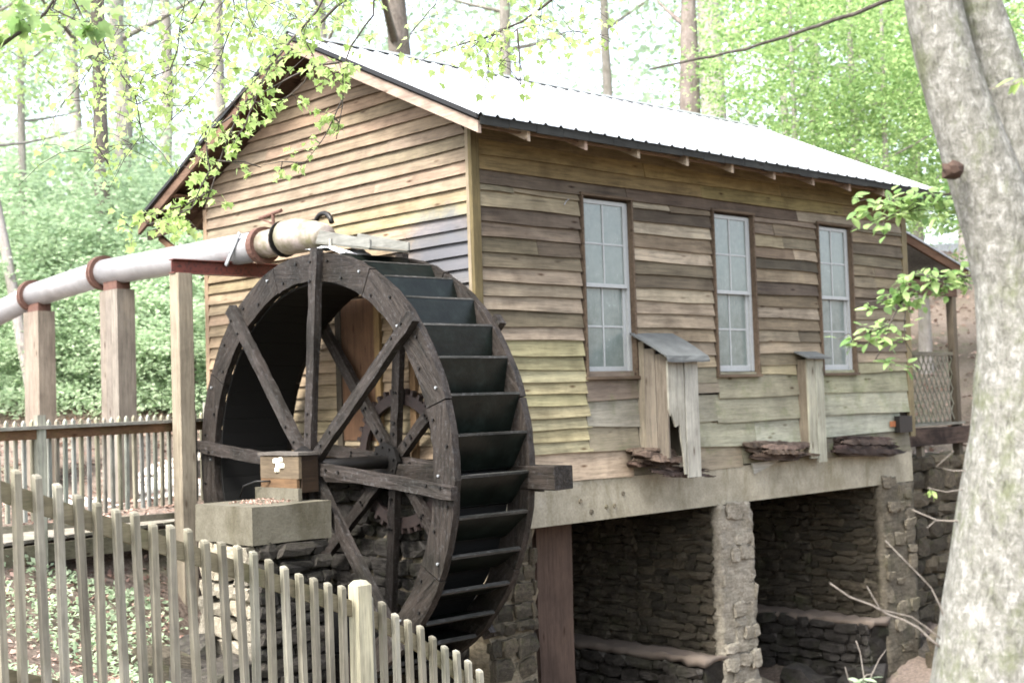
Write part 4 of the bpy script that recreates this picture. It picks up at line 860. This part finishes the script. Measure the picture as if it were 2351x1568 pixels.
gtree(1612, 27, 10.2, .42, None, 0, 2.2, 1, 'thick broken grey trunk with a snag above the roof', name='dead_tree', nl=5, bark=BARK)
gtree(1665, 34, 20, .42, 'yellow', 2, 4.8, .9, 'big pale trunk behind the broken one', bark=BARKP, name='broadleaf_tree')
gtree(1830, 30, 11, .14, 'bright', 0, 3.3, 1.1, 'bright green tree just behind the roof on the right', name='broadleaf_tree', cc=ond((1830, 250), 29))
gtree(1990, 26, 10, .13, 'bright', 1, 2.9, 1.1, 'bright green tree behind the roof end', name='broadleaf_tree', cc=ond((2010, 170), 25))
gtree(2130, 31, 12, .15, 'bright', 2, 3.4, 1.2, 'bright green tree partly hidden by the near trunk', name='broadleaf_tree', cc=ond((2140, 260), 30))
gtree(2330, 30, 12, .16, 'bright', 0, 3.6, 1.2, 'bright green tree right of the near trunk', name='broadleaf_tree', cc=ond((2360, 170), 29))
gtree(1850, 25, 9, .10, 'bright', 2, 2.4, .9, 'small bright green tree over the roof right of the broken trunk', name='broadleaf_tree', cc=ond((1860, 110), 24))
gtree(2060, 24, 8, .10, 'bright', 0, 2.0, .9, 'low bright green tree at the roof end left of the near trunk', name='broadleaf_tree', cc=ond((2060, 330), 23.5))
gtree(1900, 44, 17, .2, 'bright', 1, 5.0, 1.2, 'tall light green tree far behind the roof end', name='broadleaf_tree')
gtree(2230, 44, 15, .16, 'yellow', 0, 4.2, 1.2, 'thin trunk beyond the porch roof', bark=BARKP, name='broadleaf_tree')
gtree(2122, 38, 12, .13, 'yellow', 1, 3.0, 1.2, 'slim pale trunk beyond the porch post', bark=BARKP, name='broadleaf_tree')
# hillside shrubs
for k, (v, y, d, s, lb) in enumerate(((60, 640, 25, 2.3, 'rounded shrub behind the pipe at the left edge'), (180, 700, 26, 2.3, 'large shrub between the two pipe posts'), (300, 600, 27, 2.6, 'tall shrub behind the pipe flange'), (380, 720, 25, 2.1, 'shrub behind the tall tan support post'), (440, 600, 28, 2.6, 'shrub below the left eave'), (0, 800, 26, 1.9, 'low shrub left of the first pipe post'), (190, 800, 24.5, 1.7, 'low leafy shrub between the pipe posts'), (350, 800, 24, 1.6, 'low leafy shrub left of the support post'), (450, 790, 24, 1.7, 'low leafy shrub behind the wheel edge'), (130, 500, 31, 3.0, 'big bush high on the bank behind the pale tree'), (260, 470, 33, 3.0, 'big bush at the top of the bank below the pines'), (-60, 560, 27, 2.8, 'big bush cut by the left edge'), (110, 830, 24, 1.3, 'small bush beside the first pipe post'))):
    p = ond((v, y), d); g = H(p.x, p.y); o = empty('shrub', (p.x, p.y, g), lb, 'shrub', 'shrubs on the bank')
    inst('crown', crown('shrub', k % 3), o, p, (0, 0, k * 1.3), (s, s, s * .75)); mm = MB()
    for q in range(5): mm.tube([(p.x, p.y, min(g, p.z - .3) - .1), p + Vector((random.uniform(-.5, .5), random.uniform(-.5, .5), random.uniform(-.2, .4))) * s * .6], [.035, .012], 5, False)
    mm.build('stem', BARK, o)
# far wood as one mass
rs = np.random.RandomState(5); cen = []
for k in range(1000):
    v = rs.uniform(-300, 2650); d = rs.uniform(52, 80); y = rs.uniform(-250, 820); 
    if 880 < v < 1750 and y < 420 and rs.uniform() < .3: continue
    p = ond((v, y), d); cen.append(np.array(p) + rs.normal(size=(60, 3)) * np.array([1.5, 1.5, .9]))
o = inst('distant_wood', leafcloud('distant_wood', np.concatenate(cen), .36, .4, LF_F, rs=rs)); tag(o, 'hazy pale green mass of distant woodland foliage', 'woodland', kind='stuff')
# ground cover and fallen leaves
def scatter(name, n, sampler, size, lift, mat, label, cat, up=2.5, seed=3):
    rs = np.random.RandomState(seed); xy = sampler(rs, n); z = terr(xy[:, 0], xy[:, 1]) + lift * rs.uniform(.2, 1, len(xy))
    o = inst(name, leafcloud(name, np.column_stack([xy, z]), size, up, mat, rs=rs)); return tag(o, label, cat, kind='stuff')
def near_left(rs, n):
    xy = np.column_stack([rs.uniform(-8, -1.9, n), rs.uniform(-3.6, 3.2, n)]); return xy[(np.sin(xy[:, 0] * 1.9 + 1) + np.cos(xy[:, 1] * 2.3 + xy[:, 0]) + rs.normal(size=n) * .5) > -.2]
scatter('ground_cover', 24000, near_left, .07, .12, LF_C, 'low green ground cover on the near bank', 'ground cover')
def hill(rs, n): 
    d = rs.uniform(22.6, 38, n); v = rs.uniform(-250, 620, n); p = np.array(CAM) + d[:, None] * (np.array(CF) + ((v - 1175.5) / FX)[:, None] * np.array(CR)); return p[:, :2]
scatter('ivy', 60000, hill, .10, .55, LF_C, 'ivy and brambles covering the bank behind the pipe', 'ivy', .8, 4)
def litter(rs, n): return np.column_stack([rs.uniform(-9, 4, n), rs.uniform(-4, 14, n)])
scatter('fallen_leaves', 26000, litter, .075, .03, LF_L, 'brown fallen leaves strewn over the ground', 'leaves', 3.0, 6)
def litter2(rs, n): return np.column_stack([rs.uniform(8.8, 40, n), rs.uniform(-12, 25, n)])
scatter('fallen_leaves', 12000, litter2, .16, .04, LF_L, 'pinkish fallen leaves on the slope beyond the porch', 'leaves', 3.0, 7)

# near tree on the right: two stems
nt = empty('near_tree', (-4.55, -8.15, 2.0), 'smooth grey lichen-spotted tree trunk close by at the right edge', 'tree')
DT = 5.0
def px(v, d=DT): return ond(v, d)
lft = [(2075, -60), (2078, 0), (2100, 120), (2132, 240), (2175, 390), (2212, 520), (2240, 640), (2248, 800), (2232, 1000), (2203, 1180), (2172, 1380), (2145, 1560), (2120, 1720), (2095, 1900)]
wid = [122, 124, 132, 140, 158, 172, 190, 212, 238, 258, 282, 312, 345, 390]
pts = [px((x + w / 2, y)) for (x, y), w in zip(lft, wid)]; rad = [w / 2 / FX * DT for w in wid]
pp2, rr2 = [], []
for i in range(len(pts) - 1):
    for k in range(3): t = k / 3; pp2.append(pts[i].lerp(pts[i+1], t)); rr2.append(rad[i] * (1-t) + rad[i+1] * t)
pp2.append(pts[-1]); rr2.append(rad[-1])
top = [px((1985, -700)), px((2040, -300))]
m = MB().tube([px((1960, -900))] + top + pp2, [.05, .07, .085] + rr2, 24, True, .018); m.build('trunk', BARKN, nt, True)
l2 = [(2150, -500, 80), (2215, -120, 95), (2245, 0, 98), (2290, 150, 112), (2335, 320, 130), (2365, 500, 150), (2380, 700, 170), (2370, 900, 190)]
MB().tube([px((x, y), 5.12) for x, y, w in l2], [w / 2 / FX * 5.12 for x, y, w in l2], 20, True, .02).build('second_stem', BARKN, nt, True)
kn = px((2192, 388), 4.86); MB().tube([kn + Vector((.02, .03, 0)), kn, kn - ray((2192, 388)) * .02], [.034, .03, .014], 9, True, .35).build('knot', simple('knot_wood', (.045, .028, .02), .9, 40, .6), nt)
LEAFSHAPE = {}
def leaf_mesh(kind, mat):
    k = (kind, mat.name)
    if k in LEAFSHAPE: return LEAFSHAPE[k]
    m = MB()
    if kind == 'maple': out = [(0, 0), (.18, .10), (.46, .06), (.36, .28), (.52, .52), (.24, .56), (.16, .72), (0, 1.0), (-.16, .72), (-.24, .56), (-.52, .52), (-.36, .28), (-.46, .06), (-.18, .10)]
    else: out = [(0, 0), (.17, .14), (.27, .38), (.24, .62), (.11, .86), (0, 1.0), (-.11, .86), (-.24, .62), (-.27, .38), (-.17, .14)]
    vs = [(x, y, .10 * abs(x) - .18 * y * y) for x, y in out]; c = (0, .42, -.02); n = len(vs)
    m.add(vs + [c], [(i, (i+1) % n, n) for i in range(n)]); LEAFSHAPE[k] = m.mesh('leaf', mat); return LEAFSHAPE[k]
def polyline(vd):
    P = [ond((x, y), d) for x, y, d in vd]; out = []
    for i in range(len(P) - 1):
        n = max(1, int((P[i+1] - P[i]).length / .06))
        for k in range(n): out.append(P[i].lerp(P[i+1], k / n) + Vector((random.uniform(-1, 1), random.uniform(-1, 1), random.uniform(-1, 1))) * .004)
    out.append(P[-1]); return out
def leaf_at(par, p, size, mat, kind, droop=-.5):
    me = leaf_mesh(kind, mat); a = random.uniform(0, 6.28); s = size * random.uniform(.65, 1.25)
    inst('leaf', me, par, p, (random.uniform(-.7, .7) + droop, random.uniform(-.6, .6), a), (s, s, s))
def branch(name, label, polys, r0, r1, bark, leaves=0, size=.055, mat=LF_Y, kind='maple', spread=.16, t0=.0, par=None, cat='branch', group=None, where=None, tw=7, droop=-.8):
    lines = [polyline(p) for p in polys]; o = par or empty(name, lines[0][0], label, cat, group); m = MB()
    for i, l in enumerate(lines):
        k = 1 if i == 0 else .6; m.tube(l, [(r0 + (r1 - r0) * j / max(1, len(l) - 1)) * k for j in range(len(l))], 6, True)
    if leaves:
        nt_ = max(1, leaves // tw); allp = [p for l in (lines if where is None else [lines[i] for i in where]) for p in l[int(len(l) * t0):]]
        for q in range(nt_):
            b = random.choice(allp); d = Vector((random.uniform(-1, 1), random.uniform(-1, 1), random.uniform(-.9, .5))).normalized(); l = spread * random.uniform(.5, 1.3)
            tp = [b, b + d * l * .5 + Vector((0, 0, .01)), b + d * l + Vector((0, 0, -.1 * l))]; m.tube(tp, [.0025, .002, .001], 4, False)
            for k in range(tw):
                t = random.uniform(.25, 1.05); leaf_at(o, b + d * l * t + Vector((random.uniform(-1, 1), random.uniform(-1, 1), random.uniform(-1, 1))) * spread * .22, size, mat, kind, droop)
    m.build('twig', bark, o, True); return o
D = 7.2
branch('hanging_branch', 'leafy yellow green branch sweeping down across the gable peak', [[(960, -160, D), (860, -60, D), (775, 15, D), (700, 90, D), (640, 140, D), (590, 200, D), (550, 255, D), (510, 350, D), (485, 430, D), (470, 470, D)], [(780, 145, D), (730, 150, D), (660, 180, D), (590, 220, D), (535, 270, D)], [(535, 265, D), (480, 300, D), (420, 310, D)], [(480, 440, D), (430, 470, D), (350, 490, D), (300, 525, D)], [(500, 370, D), (560, 370, D), (600, 385, D)]], .010, .004, TWIG, 297, .048, LF_Y, 'maple', .15, .10, group='branches hanging from above')
branch('hanging_branch', 'leafy twigs following the left roof edge down to the eave', [[(840, -150, 6.9), (760, -20, 6.9), (690, 70, 6.9), (620, 150, 6.9), (540, 230, 6.9), (470, 300, 6.9), (420, 380, 6.9)], [(690, 70, 6.9), (720, 130, 6.9), (700, 190, 6.9), (640, 240, 6.9)], [(620, 150, 6.9), (560, 290, 6.9), (530, 340, 6.9)], [(470, 300, 6.9), (480, 390, 6.9), (440, 480, 6.9), (340, 515, 6.9)]], .008, .003, TWIG, 297, .046, LF_Y, 'maple', .15, .2, group='branches hanging from above')
branch('hanging_branch', 'thin curved twig hanging down the middle of the gable', [[(905, -160, 7), (862, -20, 7), (857, 35, 7), (805, 108, 7), (786, 160, 7), (787, 245, 7), (772, 320, 7)], [(786, 230, 7), (735, 330, 7), (700, 375, 7)], [(700, 375, 7), (650, 372, 7), (600, 380, 7)]], .007, .0025, TWIG, 120, .042, LF_Y, 'maple', .13, .3, group='branches hanging from above')
branch('hanging_branch', 'leafy twigs left of the gable peak against the wood', [[(480, -120, 7.6), (470, 0, 7.6), (440, 55, 7.6), (412, 68, 7.6), (408, 110, 7.6), (390, 160, 7.6), (345, 178, 7.6)], [(430, -60, 7.6), (422, 20, 7.6), (411, 65, 7.6), (430, 138, 7.6)], [(560, -40, 7.6), (566, 20, 7.6), (587, 75, 7.6), (570, 120, 7.6)]], .006, .0025, TWIG, 290, .048, LF_Y, 'maple', .30, .1, group='branches hanging from above')
branch('hanging_branch', 'long dark twig curving down at the upper left with scattered leaves', [[(228, -120, 7.4), (235, 0, 7.4), (238, 95, 7.4), (258, 145, 7.4), (310, 217, 7.4)], [(310, 217, 7.4), (330, 330, 7.6), (250, 335, 7.6), (140, 350, 7.6)]], .006, .0025, TWIG, 240, .046, LF_Y, 'maple', .30, .15, group='branches hanging from above')
branch('hanging_branch', 'dark twig with big bright leaves in the upper left corner', [[(-80, 170, 6), (0, 108, 6), (60, 65, 6), (105, 30, 6), (150, -40, 6)], [(150, -60, 6), (120, 20, 6), (180, 50, 6)]], .012, .005, TWIG, 60, .085, LF_G, 'maple', .22, .35, group='branches hanging from above')
branch('hanging_branch', 'dark branch with drooping twigs above the middle of the roof', [[(1380, -130, 7.4), (1265, 0, 7.4), (1200, 48, 7.4), (1130, 82, 7.4), (1048, 106, 7.4)], [(1185, 66, 7.4), (1192, 120, 7.4), (1196, 195, 7.4)], [(1105, 92, 7.4), (1122, 135, 7.4), (1122, 180, 7.4)]], .011, .004, TWIG, 260, .046, LF_Y, 'maple', .28, .1, group='branches hanging from above')
branch('hanging_branch', 'bare dark branch crossing the sky above the right part of the roof', [[(2180, -70, 5.2), (2100, -25, 5.2), (2020, 8, 5.2), (1960, 32, 5.2), (1880, 58, 5.2), (1745, 104, 5.2), (1600, 136, 5.2), (1490, 160, 5.2)]], .010, .004, TWIG, 0, group='branches hanging from above')
branch('hanging_branch', 'yellow leaves along the top edge left of the roof peak', [[(350, -150, 8.2), (600, -60, 8.2), (800, -20, 8.2), (1000, -40, 8.2)], [(600, -60, 8.2), (700, 60, 8.2), (760, 110, 8.2)]], .008, .003, TWIG, 290, .05, LF_Y, 'maple', .45, 0, group='branches hanging from above')
branch('hanging_branch', 'pale leafy twigs filling the upper left above the pale tree', [[(120, -160, 8.8), (170, 0, 8.8), (230, 120, 8.8), (330, 200, 8.8), (420, 230, 8.8)], [(200, 60, 8.8), (300, 60, 8.8), (420, 110, 8.8)], [(230, 120, 8.8), (180, 200, 8.8), (120, 260, 8.8)]], .006, .0025, TWIG, 295, .05, LF_Y, 'maple', .42, .1, group='branches hanging from above')
branch('hanging_branch', 'pale leafy twigs just left of the roof edge', [[(520, -140, 9.2), (540, 40, 9.2), (500, 150, 9.2), (440, 230, 9.2), (380, 290, 9.2)], [(540, 40, 9.2), (620, 80, 9.2), (660, 110, 9.2)], [(500, 150, 9.2), (400, 150, 9.2), (300, 180, 9.2)]], .006, .0025, TWIG, 295, .05, LF_Y, 'maple', .36, .15, group='branches hanging from above')
branch('hanging_branch', 'pale leafy twigs hanging above the middle of the ridge', [[(1020, -140, 9), (1000, 10, 9), (940, 80, 9)], [(1020, -140, 9), (1250, -100, 9), (1270, 20, 9), (1330, 90, 9), (1390, 110, 9)]], .006, .0025, TWIG, 200, .05, LF_Y, 'maple', .35, .1, group='branches hanging from above')
# sprays growing from the near trunk
branch('leafy_spray', 'green leaf spray in front of the roof end beside the near trunk', [[(2215, 445, 5.3), (2150, 450, 5.4), (2080, 462, 5.5), (2010, 470, 5.5)], [(2130, 455, 5.4), (2080, 490, 5.5), (2030, 500, 5.5)], [(2190, 450, 5.3), (2150, 500, 5.4)]], .006, .002, TWIG, 230, .055, LF_G, 'oval', .13, .05, group='leaf sprays by the near trunk', droop=-.2)
branch('leafy_spray', 'green leaf spray hanging in front of the last window', [[(2240, 630, 5.2), (2170, 640, 5.3), (2120, 660, 5.4), (2070, 690, 5.4), (2045, 740, 5.4), (2030, 790, 5.4), (2010, 825, 5.4)], [(2100, 665, 5.4), (2030, 690, 5.4), (1975, 695, 5.4)], [(2040, 745, 5.4), (2000, 765, 5.4), (1970, 770, 5.4)], [(2080, 690, 5.4), (2075, 780, 5.4), (2105, 830, 5.4)], [(2160, 640, 5.3), (2100, 625, 5.4)]], .006, .002, TWIG, 260, .05, LF_G, 'oval', .09, .1, group='leaf sprays by the near trunk', droop=-.2)
branch('leafy_spray', 'bright young leaves at the right edge beside the forked stem', [[(2480, 120, 4.4), (2400, 170, 4.4), (2330, 195, 4.4), (2270, 205, 4.4)], [(2480, 20, 4.4), (2380, 40, 4.4), (2320, 30, 4.4)]], .005, .002, TWIGP, 40, .075, LF_Y, 'oval', .09, .1, group='leaf sprays by the near trunk')
branch('bare_twig', 'pale bare forked twigs sprouting low from the near trunk', [[(2165, 1490, 5.0), (2110, 1440, 5.0), (2040, 1410, 5.0), (2000, 1388, 5.0), (1950, 1368, 5.0), (1905, 1338, 5.0)], [(2165, 1470, 5.0), (2090, 1415, 5.0), (2020, 1398, 5.0), (1990, 1345, 5.0)], [(2172, 1430, 5.0), (2140, 1350, 5.0), (2085, 1290, 5.0), (2032, 1240, 5.0)]], .006, .0025, TWIGP, 0, cat='twig')
branch('bare_twig', 'short pale bare twigs on the edge of the near trunk', [[(2225, 1195, 5.0), (2150, 1195, 5.0), (2095, 1170, 5.0)], [(2150, 1195, 5.0), (2128, 1212, 5.0)], [(2240, 1120, 5.0), (2170, 1128, 5.0), (2130, 1120, 5.0)], [(2250, 1080, 5.0), (2190, 1082, 5.0), (2150, 1070, 5.0), (2190, 1035, 5.0)]], .004, .002, TWIGP, 8, .03, LF_Y, 'oval', .03, .7, cat='twig')
branch('sapling', 'small sapling with fresh oval leaves at the bottom right', [[(2010, 1900, 5.2), (1995, 1640, 5.2), (1985, 1560, 5.2), (1975, 1500, 5.2), (1965, 1470, 5.2)], [(1990, 1580, 5.2), (2020, 1510, 5.2), (2035, 1490, 5.2)], [(1992, 1600, 5.2), (1950, 1560, 5.2), (1940, 1530, 5.2)]], .005, .002, TWIGP, 44, .055, LF_B, 'oval', .06, .2, cat='sapling', droop=-.1)

# far white building beyond the porch
p = ond((2150, 620), 52); hb = empty('far_building', (p.x, p.y, H(p.x, p.y)), 'far white building glimpsed between the mill and the near trunk', 'building')
d_ = Vector((CR.x, CR.y, 0)).normalized(); n_ = Vector((CF.x, CF.y, 0)).normalized()
def quadbox(a, b, dep, z0, z1, nm, mat):
    A = p + d_ * a; B = p + d_ * b; q = [A, B, B + n_ * dep, A + n_ * dep]; MB().add([(v.x, v.y, z0) for v in q] + [(v.x, v.y, z1) for v in q], [(3,2,1,0),(4,5,6,7),(0,1,5,4),(1,2,6,5),(2,3,7,6),(3,0,4,7)]).build(nm, mat, hb)
quadbox(-2.5, 5, 6, 4, 9.0, 'wall', WHITEP); quadbox(-2.9, 5.4, 6.6, 9.0, 9.6, 'roof', SHEET)
